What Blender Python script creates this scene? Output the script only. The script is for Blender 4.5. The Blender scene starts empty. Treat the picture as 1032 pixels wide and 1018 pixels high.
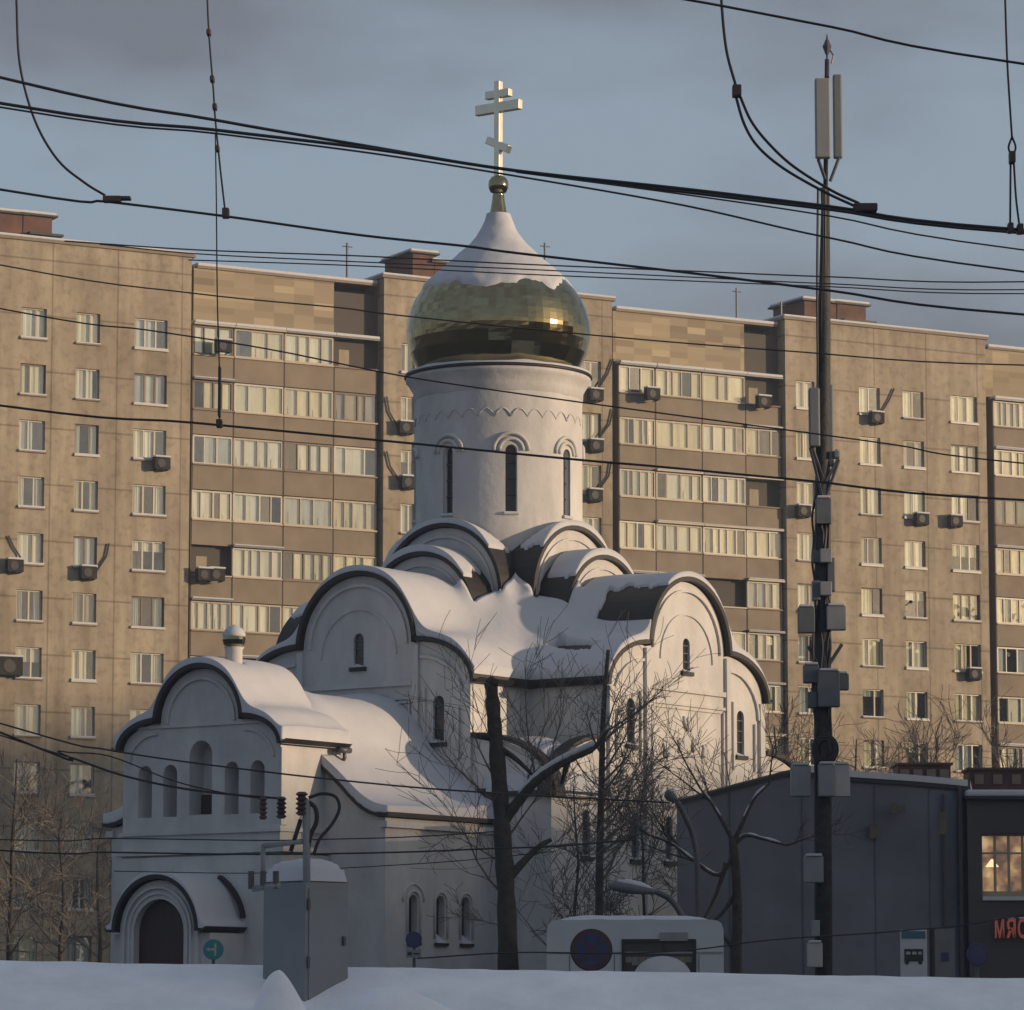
import bpy, bmesh, math, random
import numpy as np
from mathutils import Vector, Matrix, noise
from mathutils.geometry import tessellate_polygon
R = math.radians
rnd = random.Random(7)
SC = bpy.context.scene
COL = SC.collection

# ------------------------------------------------------------------ camera
F = 4000.0; CX, CY = 516.0, 509.0
PITCH = math.atan((1035-509)/F)
CAMZ = 1.7
def ray(px, py):
    dx, dy = (px-CX)/F, (CY-py)/F
    return Vector((dx, math.cos(PITCH)-dy*math.sin(PITCH), math.sin(PITCH)+dy*math.cos(PITCH)))
def at(px, py, Y):                      # the point of the place seen at a pixel, Y metres away
    r = ray(px, py); return Vector((0, 0, CAMZ)) + r*(Y/r.y)
cam = bpy.data.objects.new('camera', bpy.data.cameras.new('camera'))
COL.objects.link(cam); SC.camera = cam
cam.location = (0, 0, CAMZ); cam.rotation_euler = (math.pi/2+PITCH, 0, 0)
cam.data.sensor_width = 36; cam.data.lens = 36*F/1032; cam.data.clip_end = 5000; cam.data.clip_start = .5

# ------------------------------------------------------------------ light
SUN_AZ, SUN_EL = R(-14), R(6.5)
L = Vector((math.cos(SUN_AZ)*math.cos(SUN_EL), math.sin(SUN_AZ)*math.cos(SUN_EL), math.sin(SUN_EL)))
sd = bpy.data.lights.new('sun', 'SUN'); sd.energy = 4.1; sd.angle = R(.9); sd.color = (1, .735, .475)
so = bpy.data.objects.new('sun', sd); COL.objects.link(so)
so.rotation_euler = L.to_track_quat('Z', 'Y').to_euler()
w = bpy.data.worlds.new('World'); SC.world = w; w.use_nodes = True
nt = w.node_tree; nt.nodes.clear()
def N(nt, t, **k):
    n = nt.nodes.new(t)
    for a, v in k.items():
        if a.startswith('i_'): n.inputs[a[2:].replace('_', ' ')].default_value = v
        else: setattr(n, a, v)
    return n
out = N(nt, 'ShaderNodeOutputWorld'); bg = N(nt, 'ShaderNodeBackground'); sky = N(nt, 'ShaderNodeTexSky')
sky.sky_type = 'NISHITA'; sky.sun_disc = False; sky.sun_elevation = SUN_EL
sky.sun_rotation = math.pi/2 - SUN_AZ          # clockwise from +Y
sky.air_density = 1.0; sky.dust_density = 1.5; sky.ozone_density = 1.5
tc = N(nt, 'ShaderNodeTexCoord'); mp = N(nt, 'ShaderNodeMapping'); mp.inputs['Scale'].default_value = (1, 1, 2.6)
mp.inputs['Location'].default_value = (3.9, 8.2, 1.4)
nz = N(nt, 'ShaderNodeTexNoise'); nz.inputs['Scale'].default_value = 5.0; nz.inputs['Detail'].default_value = 9; nz.inputs['Roughness'].default_value = .5
rp = N(nt, 'ShaderNodeValToRGB'); rp.color_ramp.elements[0].position = .42; rp.color_ramp.elements[1].position = .60
rp.color_ramp.elements[0].color = (0, 0, 0, 1); rp.color_ramp.elements[1].color = (.95, .95, .95, 1)
mixc = N(nt, 'ShaderNodeMixRGB'); cloud = N(nt, 'ShaderNodeMixRGB'); 
hs = N(nt, 'ShaderNodeMixRGB'); hs.inputs[0].default_value = .85; hs.inputs[2].default_value = (1.30, 1.38, 1.70, 1)
cm = N(nt, 'ShaderNodeMixRGB', blend_type='MULTIPLY'); cm.inputs[0].default_value = 1; cm.inputs[2].default_value = (1, 1, 1, 1)
pale = N(nt, 'ShaderNodeMixRGB'); pale.inputs[0].default_value = .72
pale.inputs[2].default_value = (2.42, 3.0, 3.75, 1)
dotn = N(nt, 'ShaderNodeVectorMath', operation='DOT_PRODUCT'); dotn.inputs[1].default_value = tuple(L)
nrmn = N(nt, 'ShaderNodeVectorMath', operation='NORMALIZE'); mx0 = N(nt, 'ShaderNodeMath', operation='MAXIMUM'); mx0.inputs[1].default_value = 0
pwn = N(nt, 'ShaderNodeMath', operation='POWER'); pwn.inputs[1].default_value = 18
glc = N(nt, 'ShaderNodeMixRGB'); glc.inputs[1].default_value = (0, 0, 0, 1); glc.inputs[2].default_value = (8.5, 5.9, 2.9, 1)
gadd = N(nt, 'ShaderNodeMixRGB', blend_type='ADD'); gadd.inputs[0].default_value = 1
for a, b in ((tc.outputs['Generated'], nrmn.inputs[0]), (nrmn.outputs[0], dotn.inputs[0]), (dotn.outputs['Value'], mx0.inputs[0]), (mx0.outputs[0], pwn.inputs[0]), (pwn.outputs[0], glc.inputs[0])):
    nt.links.new(a, b)
for a, b in ((tc.outputs['Generated'], mp.inputs[0]), (mp.outputs[0], nz.inputs['Vector']), (nz.outputs['Fac'], rp.inputs[0]),
             (rp.outputs[0], mixc.inputs[0]), (sky.outputs[0], pale.inputs[1]), 
             (pale.outputs[0], mixc.inputs[1]), (sky.outputs[0], hs.inputs[1]),
             (hs.outputs[0], cm.inputs[1]), (cm.outputs[0], mixc.inputs[2]), (mixc.outputs[0], gadd.inputs[1]), (glc.outputs[0], gadd.inputs[2]), (gadd.outputs[0], bg.inputs[0]), (bg.outputs[0], out.inputs[0])):
    nt.links.new(a, b)
bg.inputs[1].default_value = .11
SC.view_settings.view_transform = 'Standard'; SC.view_settings.look = 'None'
SC.view_settings.exposure = 0.29; SC.view_settings.gamma = 1

# ------------------------------------------------------------------ materials
MATS = {}
def mat(name, col, rough=.7, metal=0, var=0, scale=3, bump=0, bscale=20, col2=None, emit=None, estr=0, detail=5, coord='Object', stretch=None, spec=.5):
    if name in MATS: return MATS[name]
    m = bpy.data.materials.new(name); m.use_nodes = True; t = m.node_tree
    b = t.nodes['Principled BSDF']
    b.inputs['Roughness'].default_value = rough; b.inputs['Metallic'].default_value = metal
    b.inputs['Specular IOR Level'].default_value = spec
    c = (*col, 1)
    if True:
        tcn = t.nodes.new('ShaderNodeTexCoord'); src = tcn.outputs[coord]
        if stretch:
            mpn = t.nodes.new('ShaderNodeMapping'); mpn.inputs['Scale'].default_value = stretch
            t.links.new(src, mpn.inputs[0]); src = mpn.outputs[0]
        n = t.nodes.new('ShaderNodeTexNoise'); n.inputs['Scale'].default_value = scale; n.inputs['Detail'].default_value = detail; n.inputs['Roughness'].default_value = .6
        t.links.new(src, n.inputs['Vector'])
        r = t.nodes.new('ShaderNodeValToRGB'); r.color_ramp.elements[0].position = .3; r.color_ramp.elements[1].position = .7
        v = var or .06
        c2 = (*(col2 or [x*(1-v) for x in col]), 1)
        r.color_ramp.elements[0].color = c2; r.color_ramp.elements[1].color = c if col2 else (*[min(1, x*(1+v*.5)) for x in col], 1)
        t.links.new(n.outputs['Fac'], r.inputs[0]); t.links.new(r.outputs[0], b.inputs['Base Color'])
    if bump:
        n2 = t.nodes.new('ShaderNodeTexNoise'); n2.inputs['Scale'].default_value = bscale; n2.inputs['Detail'].default_value = 4
        t.links.new(tcn.outputs[coord], n2.inputs['Vector'])
        bp = t.nodes.new('ShaderNodeBump'); bp.inputs['Strength'].default_value = bump; bp.inputs['Distance'].default_value = .05
        t.links.new(n2.outputs['Fac'], bp.inputs['Height']); t.links.new(bp.outputs[0], b.inputs['Normal'])
    if emit:
        b.inputs['Emission Color'].default_value = (*emit, 1); b.inputs['Emission Strength'].default_value = estr
    MATS[name] = m; return m
def glass(name, tint=(.9, .95, .95), refl=1.0, rough=.02, wave=True):
    if name in MATS: return MATS[name]
    m = bpy.data.materials.new(name); m.use_nodes = True; t = m.node_tree; t.nodes.clear()
    o = t.nodes.new('ShaderNodeOutputMaterial'); tr = t.nodes.new('ShaderNodeBsdfTransparent'); g = t.nodes.new('ShaderNodeBsdfGlossy')
    mx = t.nodes.new('ShaderNodeMixShader'); lw = t.nodes.new('ShaderNodeLayerWeight'); lw.inputs['Blend'].default_value = .5; pw = t.nodes.new('ShaderNodeMath'); pw.operation = 'POWER'; pw.inputs[1].default_value = 5; t.links.new(lw.outputs['Facing'], pw.inputs[0]); fr = t.nodes.new('ShaderNodeMath'); fr.operation = 'MULTIPLY_ADD'; fr.inputs[1].default_value = .95; fr.inputs[2].default_value = .15; t.links.new(pw.outputs[0], fr.inputs[0])
    mu = t.nodes.new('ShaderNodeMath'); mu.operation = 'MULTIPLY'; mu.inputs[1].default_value = refl; mu.use_clamp = True
    tr.inputs[0].default_value = (*tint, 1); g.inputs['Roughness'].default_value = rough
    if wave:
        tcn = t.nodes.new('ShaderNodeTexCoord'); n = t.nodes.new('ShaderNodeTexNoise'); n.inputs['Scale'].default_value = .8
        bp = t.nodes.new('ShaderNodeBump'); bp.inputs['Strength'].default_value = .25; bp.inputs['Distance'].default_value = .05
        t.links.new(tcn.outputs['Object'], n.inputs['Vector']); t.links.new(n.outputs['Fac'], bp.inputs['Height']); t.links.new(bp.outputs[0], g.inputs['Normal'])
    t.links.new(fr.outputs[0], mu.inputs[0]); t.links.new(mu.outputs[0], mx.inputs[0]); t.links.new(tr.outputs[0], mx.inputs[1]); t.links.new(g.outputs[0], mx.inputs[2])
    t.links.new(mx.outputs[0], o.inputs[0]); MATS[name] = m; return m

PLASTER = mat('plaster', (.55, .545, .545), .85, var=.20, scale=1.3, bump=.25, bscale=6, detail=9, stretch=(1, 1, .45))
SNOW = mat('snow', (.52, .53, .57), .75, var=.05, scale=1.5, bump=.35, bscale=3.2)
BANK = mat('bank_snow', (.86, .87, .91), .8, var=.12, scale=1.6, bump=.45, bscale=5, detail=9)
ROOF = mat('roof_metal', (.021, .018, .019), .55, var=.3, scale=2)
GOLD = mat('gold_leaf', (.33, .285, .165), .10, 1, var=.08, scale=2)
GOLDD = mat('cross_gold', (.74, .70, .58), .35, 1, var=.1, scale=5)
DARKG = mat('dark_glass', (.03, .032, .04), .15, var=.2)
DOOR = mat('door_wood', (.05, .03, .028), .6, var=.3, scale=3, stretch=(6, 1, .5))
ASPH = mat('trodden_street', (.10, .10, .11), .9, var=.5, scale=.25, detail=8)
BARK = mat('bark', (.060, .050, .044), .9, var=.4, scale=8, bump=.5)
TWIG = mat('twig', (.15, .13, .115), .9, var=.3)
CABLE = mat('cable', (.028, .028, .032), .6, var=.2)
STEEL = mat('steel', (.10, .105, .12), .5, .4, var=.25, scale=4)
GREYBOX = mat('grey_paint', (.24, .25, .265), .5, var=.15, scale=3)
DARKBOX = mat('dark_grey_paint', (.12, .135, .15), .5, var=.2, scale=3)
BLACK = mat('black', (.02, .02, .022), .6)
WHITE = mat('white_paint', (.46, .48, .50), .4, var=.06)
RUST = mat('fuse_red', (.075, .05, .05), .6, var=.4)

# ------------------------------------------------------------------ mesh helpers
class MB:
    def __init__(s): s.v = []; s.f = []; s.smooth = False
    def face(s, pts): 
        i = len(s.v); s.v += [tuple(p) for p in pts]; s.f.append(tuple(range(i, i+len(pts))))
    def box(s, x0, x1, y0, y1, z0, z1, M=None):
        i = len(s.v)
        p = [Vector((x, y, z)) for z in (z0, z1) for y in (y0, y1) for x in (x0, x1)]
        if M: p = [M @ q for q in p]
        s.v += [tuple(q) for q in p]
        for f in ((0, 2, 3, 1), (4, 5, 7, 6), (0, 1, 5, 4), (2, 6, 7, 3), (0, 4, 6, 2), (1, 3, 7, 5)): s.f.append(tuple(i+k for k in f))
        return s
    def tube(s, pts, r, n=6, cap=True):
        pts = [Vector(p) for p in pts]; rr = r if hasattr(r, '__len__') else [r]*len(pts)
        i = len(s.v); up = None
        for k, p in enumerate(pts):
            d = (pts[min(k+1, len(pts)-1)] - pts[max(k-1, 0)])
            if d.length < 1e-9: d = Vector((0, 0, 1))
            d.normalize()
            if up is None: up = Vector((0, 0, 1)) if abs(d.z) < .9 else Vector((0, 1, 0))
            a = d.cross(up)
            if a.length < 1e-4: a = d.cross(Vector((1, 0, 0)))
            a.normalize(); b = a.cross(d)
            up = b
            for j in range(n):
                t = 2*math.pi*j/n; q = p + (a*math.cos(t)+b*math.sin(t))*rr[k]; s.v.append(tuple(q))
        for k in range(len(pts)-1):
            for j in range(n):
                s.f.append((i+k*n+j, i+k*n+(j+1) % n, i+(k+1)*n+(j+1) % n, i+(k+1)*n+j))
        if cap:
            s.f.append(tuple(i+j for j in range(n))[::-1]); e = i+(len(pts)-1)*n; s.f.append(tuple(e+j for j in range(n)))
        return s
    def lathe(s, prof, n=32, c=(0, 0), cap=True):
        i = len(s.v)
        for r, z in prof:
            for j in range(n):
                t = 2*math.pi*j/n; s.v.append((c[0]+r*math.cos(t), c[1]+r*math.sin(t), z))
        for k in range(len(prof)-1):
            for j in range(n): s.f.append((i+k*n+j, i+k*n+(j+1) % n, i+(k+1)*n+(j+1) % n, i+(k+1)*n+j))
        if cap:
            s.f.append(tuple(i+j for j in range(n))[::-1]); e = i+(len(prof)-1)*n; s.f.append(tuple(e+j for j in range(n)))
        return s
    def add(s, o):
        i = len(s.v); s.v += o.v; s.f += [tuple(i+k for k in f) for f in o.f]; return s
    def xf(s, M): s.v = [tuple(M @ Vector(p)) for p in s.v]; return s
    def build(s, name, m, parent=None, smooth=False, bevel=0, weld=False):
        me = bpy.data.meshes.new(name); me.from_pydata(s.v, [], s.f); me.update()
        if weld:
            bm = bmesh.new(); bm.from_mesh(me); bmesh.ops.remove_doubles(bm, verts=bm.verts, dist=1e-4)
            bmesh.ops.recalc_face_normals(bm, faces=bm.faces); bm.to_mesh(me); bm.free()
        me.materials.append(m)
        if smooth: me.polygons.foreach_set('use_smooth', [True]*len(me.polygons))
        o = bpy.data.objects.new(name, me); COL.objects.link(o)
        if parent: o.parent = parent
        if bevel:
            b = o.modifiers.new('b', 'BEVEL'); b.width = bevel; b.segments = 2; b.limit_method = 'ANGLE'
        return o
def bx(*a, **k): return MB().box(*a, **k)
def tag(o, label=None, cat=None, group=None, kind=None):
    if label: o['label'] = label
    if cat: o['category'] = cat
    if group: o['group'] = group
    if kind: o['kind'] = kind
    return o
def thing(name, label, cat, loc=(0, 0, 0), rz=0, group=None):
    o = bpy.data.objects.new(name, None); COL.objects.link(o); o.location = loc; o.rotation_euler = (0, 0, rz)
    o.empty_display_size = .3
    return tag(o, label, cat, group)
def catmull(P, n=8):
    P = [Vector(p) for p in P]
    if len(P) < 3: return P
    Q = [2*P[0]-P[1]] + P + [2*P[-1]-P[-2]]; o = []
    for i in range(1, len(Q)-2):
        for k in range(n):
            t = k/n; a, b, c, d = Q[i-1:i+3]
            o.append(.5*((2*b)+(c-a)*t+(2*a-5*b+4*c-d)*t*t+(3*b-a-3*c+d)*t**3))
    o.append(P[-1]); return o

# ------------------------------------------------------------------ ground
g = MB(); ys = [-1500, -60, 40, 60, 85, 130, 175, 195, 1500]; zs = [0, 0, 0, 0, 1.5, 1.8, 2.8, 3.0, 3.0]
for k in range(len(ys)-1): g.face([(-1500, ys[k], zs[k]), (1500, ys[k], zs[k]), (1500, ys[k+1], zs[k+1]), (-1500, ys[k+1], zs[k+1])])
go = g.build('ground', ASPH, weld=True); tag(go, kind='structure')

# snow bank in front
def bank():
    xs = np.arange(-16, 18, .09); yy = np.arange(28.0, 40.0, .09)
    m = MB(); nx = len(xs); ny = len(yy)
    for y in yy:
        for x in xs:
            pxx = 516 + x/35.8*F
            top = 2.282 - .165*min(max((pxx)/1032, -.3), 1.3)
            t = (y-35.4)
            if t < 0: z = top - .012*t*t*4 - max(0, -t-.25)*.27 - max(0, -t-3.2)*.45
            else: z = top - .02*t*t*3 - max(0, t-.8)*.6
            z += .03*noise.noise(Vector((x*.5, y*.7, 1))) + .012*noise.noise(Vector((x*2.2, y*2.2, 5)))
            if t > -.5: z -= .05*noise.noise(Vector((x*.5, y*.7, 1)))*.6
            z -= .12*math.exp(-((x+1.79)/.42)**2-((y-34.25)/.45)**2)
            z += .022*noise.noise(Vector((x*3.3, y*3.3, 8)))*max(0, noise.noise(Vector((x*.8, y*.8, 15)))+.25)
            # lower ridge in front
            z += .07*math.exp(-((y-32.4)/.45)**2)*(1+.3*math.sin(x*.9))
            m.v.append((x, y, z if 28.2 < y < 39.7 else min(z, .02)))
    for j in range(ny-1):
        for i in range(nx-1):
            a = j*nx+i; m.f.append((a, a+1, a+nx+1, a+nx))
    o = m.build('snow_bank', BANK, smooth=True); tag(o, kind='structure')
bank()

# snow piled against the cabinet
def mound(name, c, rx, ry, h, label, seed, pw=1.2):
    m = MB(); n = 40
    for j in range(n+1):
        for i in range(n+1):
            u, v = i/n*2-1, j/n*2-1; r = min(1, math.hypot(u, v))
            z = h*(math.cos(r*math.pi/2)**pw) * (1+.10*noise.noise(Vector((u*1.6+seed, v*1.6, 0)))) - .15*r
            m.v.append((c[0]+u*rx, c[1]+v*ry, c[2]+z))
    for j in range(n):
        for i in range(n): a = j*(n+1)+i; m.f.append((a, a+1, a+n+2, a+n+1))
    o = m.build(name, BANK, smooth=True); return tag(o, kind='structure')
c = at(282, 1030, 33.9); mound('snow_mound', (c.x, 33.85, 1.54), .46, .50, .64, '', 1, 1.5)
c = at(400, 1022, 33.2); mound('snow_mound', (c.x-.02, 33.55, 1.62), .85, .7, .42, '', 4, .7)

# ------------------------------------------------------------------ church
AL = R(36)
CH = thing('church', 'white plastered church with stepped arched gables, round drum and gilded onion dome', 'church', (-.35, 100, 0), -AL)
A_, H_ = 5.7, 3.45
def ell(x0, x1, z0, z1, n=12, down=True):     # convex quarter curve from (x0,z1) high to (x1,z0) low
    return [(x0+(x1-x0)*math.sin(t), z0+(z1-z0)*math.cos(t)) for t in [k*math.pi/2/n for k in range(n+1)]]
def trefoil(hw, foot, rc, zc, mid, n=16):
    """half curve from apex to the foot, mirrored. rc radius of the middle arch, zc its centre, mid: start height of the side arch"""
    h = [(rc*math.sin(k*math.pi/2/n), zc+rc*math.cos(k*math.pi/2/n)) for k in range(n+1)] + ell(rc+.02, hw, foot, mid, 10)
    return [(-x, z) for x, z in h[::-1]] + h[1:]
T_MAIN = trefoil(H_, 9.75, 1.7, 10.8, 10.82)
T_TOWER = trefoil(2.35, 8.02, 1.22, 8.62, 8.64)
nar = [(1.95*math.sin(k*math.pi/2/14), 7.9+1.2*math.cos(k*math.pi/2/14)) for k in range(15)] + [(1.97, 7.78), (2.2, 7.62), (2.43, 7.44), (2.65, 7.27), (2.9, 7.06), (3.1, 6.87), (3.3, 6.70), (3.5, 6.56), (3.7, 6.46), (3.9, 6.40), (4.1, 6.38)]
T_NAR = [(-x, z) for x, z in nar[::-1]] + nar[1:]
def arcp(r, zc, n=16, leg=0):
    p = [(-r*math.cos(k*math.pi/n), zc+r*math.sin(k*math.pi/n)) for k in range(n+1)]
    if leg: p = [(-r, zc-leg)] + p + [(r, zc-leg)]
    return p
T_PORT = arcp(1.15, 3.82)
def hole_slit(cx, z0, z1, hw, n=8):           # arched opening
    zc = z1-hw
    return [(cx-hw, z0), (cx+hw, z0)] + [(cx+hw*math.cos(k*math.pi/n), zc+hw*math.sin(k*math.pi/n)) for k in range(n+1)]
def facade(m, outer, holes, y, depth):
    """flat cap in plane y (facing -y) with real openings and reveals running back"""
    loops = [[Vector((x, z, 0)) for x, z in outer]] + [[Vector((x, z, 0)) for x, z in h] for h in holes]
    allp = [p for l in loops for p in l]
    for t in tessellate_polygon(loops): m.face([(allp[k].x, y, allp[k].y) for k in t])
    for h in holes:
        for k in range(len(h)):
            a, b = h[k], h[(k+1) % len(h)]
            m.face([(a[0], y, a[1]), (b[0], y, b[1]), (b[0], y+depth, b[1]), (a[0], y+depth, a[1])])
def shell(m, prof, y0, y1, base):             # side skin of a prism, following the profile, down to base
    P = [(prof[0][0], base)] + prof + [(prof[-1][0], base)]
    for a, b in zip(P, P[1:]): m.face([(a[0], y0, a[1]), (b[0], y0, b[1]), (b[0], y1, b[1]), (a[0], y1, a[1])])
def roofband(m, prof, y0, y1, th=.12, lip=0.0, off=.02):   # thin roof sheet following the profile
    n = len(prof); up = []; lo = []
    for k, (x, z) in enumerate(prof):
        a = prof[max(k-1, 0)]; b = prof[min(k+1, n-1)]; d = Vector((b[0]-a[0], b[1]-a[1])).normalized(); nx, nz_ = -d.y, d.x
        if nz_ < -.05: nx, nz_ = -nx, -nz_
        lo.append((x+nx*off, z+nz_*off)); up.append((x+nx*(th+off), z+nz_*(th+off)))
    if lip:
        s0 = (lo[0][0]-lip, lo[0][1]); s1 = (lo[-1][0]+lip, lo[-1][1])
        lo = [s0]+lo+[s1]; up = [(up[0][0]-lip, s0[1]+th)]+up+[(up[-1][0]+lip, s1[1]+th)]
    for k in range(len(lo)-1):
        a, b, c_, d = lo[k], lo[k+1], up[k+1], up[k]
        m.face([(a[0], y0, a[1]), (b[0], y0, b[1]), (c_[0], y0, c_[1]), (d[0], y0, d[1])])
        m.face([(a[0], y1, a[1]), (d[0], y1, d[1]), (c_[0], y1, c_[1]), (b[0], y1, b[1])])
        m.face([(d[0], y0, d[1]), (c_[0], y0, c_[1]), (c_[0], y1, c_[1]), (d[0], y1, d[1])])
        m.face([(a[0], y0, a[1]), (a[0], y1, a[1]), (b[0], y1, b[1]), (b[0], y0, b[1])])
    for e in (0, -1): m.face([(lo[e][0], y0, lo[e][1]), (up[e][0], y0, up[e][1]), (up[e][0], y1, up[e][1]), (lo[e][0], y1, lo[e][1])])
def strip(m, pts, wd, y0, y1):                # raised moulding along a curve in the facade plane
    n = len(pts); A = []; B = []
    for k, (x, z) in enumerate(pts):
        a = pts[max(k-1, 0)]; b = pts[min(k+1, n-1)]; d = Vector((b[0]-a[0], b[1]-a[1])).normalized()
        A.append((x-d.y*wd/2, z+d.x*wd/2)); B.append((x+d.y*wd/2, z-d.x*wd/2))
    for k in range(n-1):
        q = [A[k], A[k+1], B[k+1], B[k]]
        m.face([(p[0], y0, p[1]) for p in q])
        m.face([(A[k][0], y0, A[k][1]), (A[k][0], y1, A[k][1]), (A[k+1][0], y1, A[k+1][1]), (A[k+1][0], y0, A[k+1][1])])
        m.face([(B[k][0], y0, B[k][1]), (B[k+1][0], y0, B[k+1][1]), (B[k+1][0], y1, B[k+1][1]), (B[k][0], y1, B[k][1])])
    for e in (0, -1): m.face([(A[e][0], y0, A[e][1]), (B[e][0], y0, B[e][1]), (B[e][0], y1, B[e][1]), (A[e][0], y1, A[e][1])])
RZ = [Matrix.Rotation(k*math.pi/2, 4, 'Z') for k in range(4)]     # 0 = west face (-y), 1 = south (+x)
GZ = .6
# nave: four arm fronts
MAINH = [hole_slit(0, 10.30, 11.12, .155), hole_slit(2.42, 8.38, 9.5, .165), hole_slit(-2.42, 8.38, 9.5, .165)]
LOWH = [hole_slit(x, 5.65, 6.75, .15) for x in (-4.3, -2.25, -.8, .8, 2.25, 4.3)]
def build_window(holes, y, rot, parent, mat_=DARKG, depth=.1, bars=True):
    for h in holes:
        xs = [p[0] for p in h]; zs_ = [p[1] for p in h]
        m = MB(); m.face([(x, y+depth-.02, z) for x, z in h]); m.xf(RZ[rot])
        wn = m.build('window', mat_, parent)
        cx = (min(xs)+max(xs))/2
        fr = MB(); ring = h[1:]+[h[0]]
        fr.box(min(xs)-.09, max(xs)+.09, y-.07, y+.015, min(zs_)-.1, min(zs_)-.002); fr.xf(RZ[rot]); fr.build('sill', ROOF, wn)
        sn = MB(); k = 8
        for q in range(k):
            a0, a1 = math.pi*q/k, math.pi*(q+1)/k
            wv = (max(xs)-min(xs))/2+.04
            sn.face([(cx+wv, y-.06, min(zs_)), (cx-wv, y-.06, min(zs_)), (cx-wv, y+.12, min(zs_)+.12), (cx+wv*.4, y+.12, min(zs_)+.05)]) if q == 0 else None
        sn.xf(RZ[rot]); sn.build('sill_snow', SNOW, wn)
        if bars:
            b = MB()
            for t in (.3, .55, .78): z = min(zs_)+(max(zs_)-min(zs_))*t; b = MB(); b.box(min(xs), max(xs), y+depth-.06, y+depth-.03, z-.012, z+.012); b.xf(RZ[rot]); b.build('glazing_bar', STEEL, wn)
wall = MB()
for k in range(4):
    m = MB()
    holes = list(MAINH); 
    if k != 0: holes = holes+[h for h in LOWH if abs(h[0][0]+.15) < H_]
    facade(m, T_MAIN+[(H_, GZ), (-H_, GZ)], holes, -A_, .1)
    shell(m, T_MAIN, -A_, -3.0, GZ)
    if k == 0 or True:
        # the lower corner bay on both sides: quarter arched fronts flush with the arm
        for sg in (1, -1):
            q = [(sg*x, z) for x, z in ell(H_, A_, 7.0, 8.45, 10)]
            hl = [h for h in LOWH if (abs(h[0][0]+.15) > H_ and (h[0][0] > 0) == (sg > 0))] if k else []
            facade(m, [(sg*H_, GZ)]+q+[(sg*A_, GZ)], hl, -A_, .1)
    m.xf(RZ[k]); wall.add(m)
wl = wall.build('nave_wall', PLASTER, CH)
for k in (0, 1, 2, 3): 
    build_window(MAINH, -A_, k, CH)
    if k == 1: build_window(LOWH, -A_, k, CH)
# relief on the fronts
for k in range(4):
    m = MB(); y0, y1 = -A_-.07, -A_+.01
    strip(m, arcp(1.48, 10.8, 20), .07, y0, y1)
    strip(m, arcp(1.15, 10.55, 20), .05, y0+.03, y1)
    for sg in (1, -1):
        strip(m, [(sg*x, z) for x, z in ell(1.9, 3.2, 9.3, 10.45, 8)], .07, y0, y1)
        m.box(*sorted((sg*1.68, sg*1.86)), y0-.02, y1, GZ, 10.75)
        m.box(*sorted((sg*3.22, sg*3.43)), y0-.02, y1, GZ, 9.72)
        m.box(*sorted((sg*2.0, sg*2.06)), y0, y1, 8.0, 9.7); m.box(*sorted((sg*3.0, sg*3.06)), y0, y1, 8.0, 9.2)
        m.box(*sorted((sg*1.55, sg*1.60)), y0, y1, 7.3, 9.4)
    m.box(-1.66, 1.66, y0-.01, y1, 9.78, 9.90); m.box(-1.66, 1.66, y0+.01, y1, 9.45, 9.52); m.box(-1.50, 1.50, y0+.02, y1, 9.36, 9.41)
    m.box(-5.68, 5.68, y0-.04, y1, 6.98, 7.08) if k else None
    m.xf(RZ[k]); m.build('moulding', PLASTER, CH)
# carved relief on the south front
rr_ = random.Random(3)
if True:
    for (ux0, uz_) in ((-.95, 8.3), (-.35, 8.45), (.25, 8.5), (.7, 8.35), (0, 9.0)):
        rl = MB()
        for q in range(3):
            ux = ux0+.05*(q-1); uzz = uz_+rr_.uniform(-.04, .04); rl.tube([(ux, -A_-.02, uzz-.12), (ux+rr_.uniform(-.10, .10), -A_-.04, uzz), (ux+rr_.uniform(-.14, .14), -A_-.02, uzz+.18)], [.03, .05, .03], 6)
        rl.xf(RZ[1]); rl.build('carved_relief', PLASTER, CH, smooth=True)
# roofs of the nave
rf = MB()
for k in range(2):
    m = MB(); roofband(m, T_MAIN, -A_-.17, A_+.17, .11, lip=.16); m.xf(RZ[k]); rf.add(m)
for k in range(4):
    m = MB()
    for sg in (1, -1):
        q = [(sg*x, z) for x, z in ell(H_+.01, A_+.12, 7.0, 8.45, 10)]
        if sg < 0: q = q[::-1]
        roofband(m, q, -A_-.14, -A_+.25, .10)
    m.xf(RZ[k]); rf.add(m)
# corner bay roofs as a small grid, height = lower of the two arches
def qz(t): 
    t = min(max((t-H_)/(A_-H_), 0), 1); return 7.0+1.45*math.sqrt(max(0, 1-t*t))
for k in range(4):
    m = MB(); n = 14; X = [H_-.1+(A_+.12-H_+.1)*i/n for i in range(n+1)]
    for j in range(n):
        for i in range(n):
            c4 = [(X[i], X[j]), (X[i+1], X[j]), (X[i+1], X[j+1]), (X[i], X[j+1])]
            m.face([(a, -b, min(qz(a), qz(b))+.03) for a, b in c4])
    m.xf(RZ[k]); rf.add(m)
roof = rf.build('nave_roof', ROOF, CH)
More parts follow.
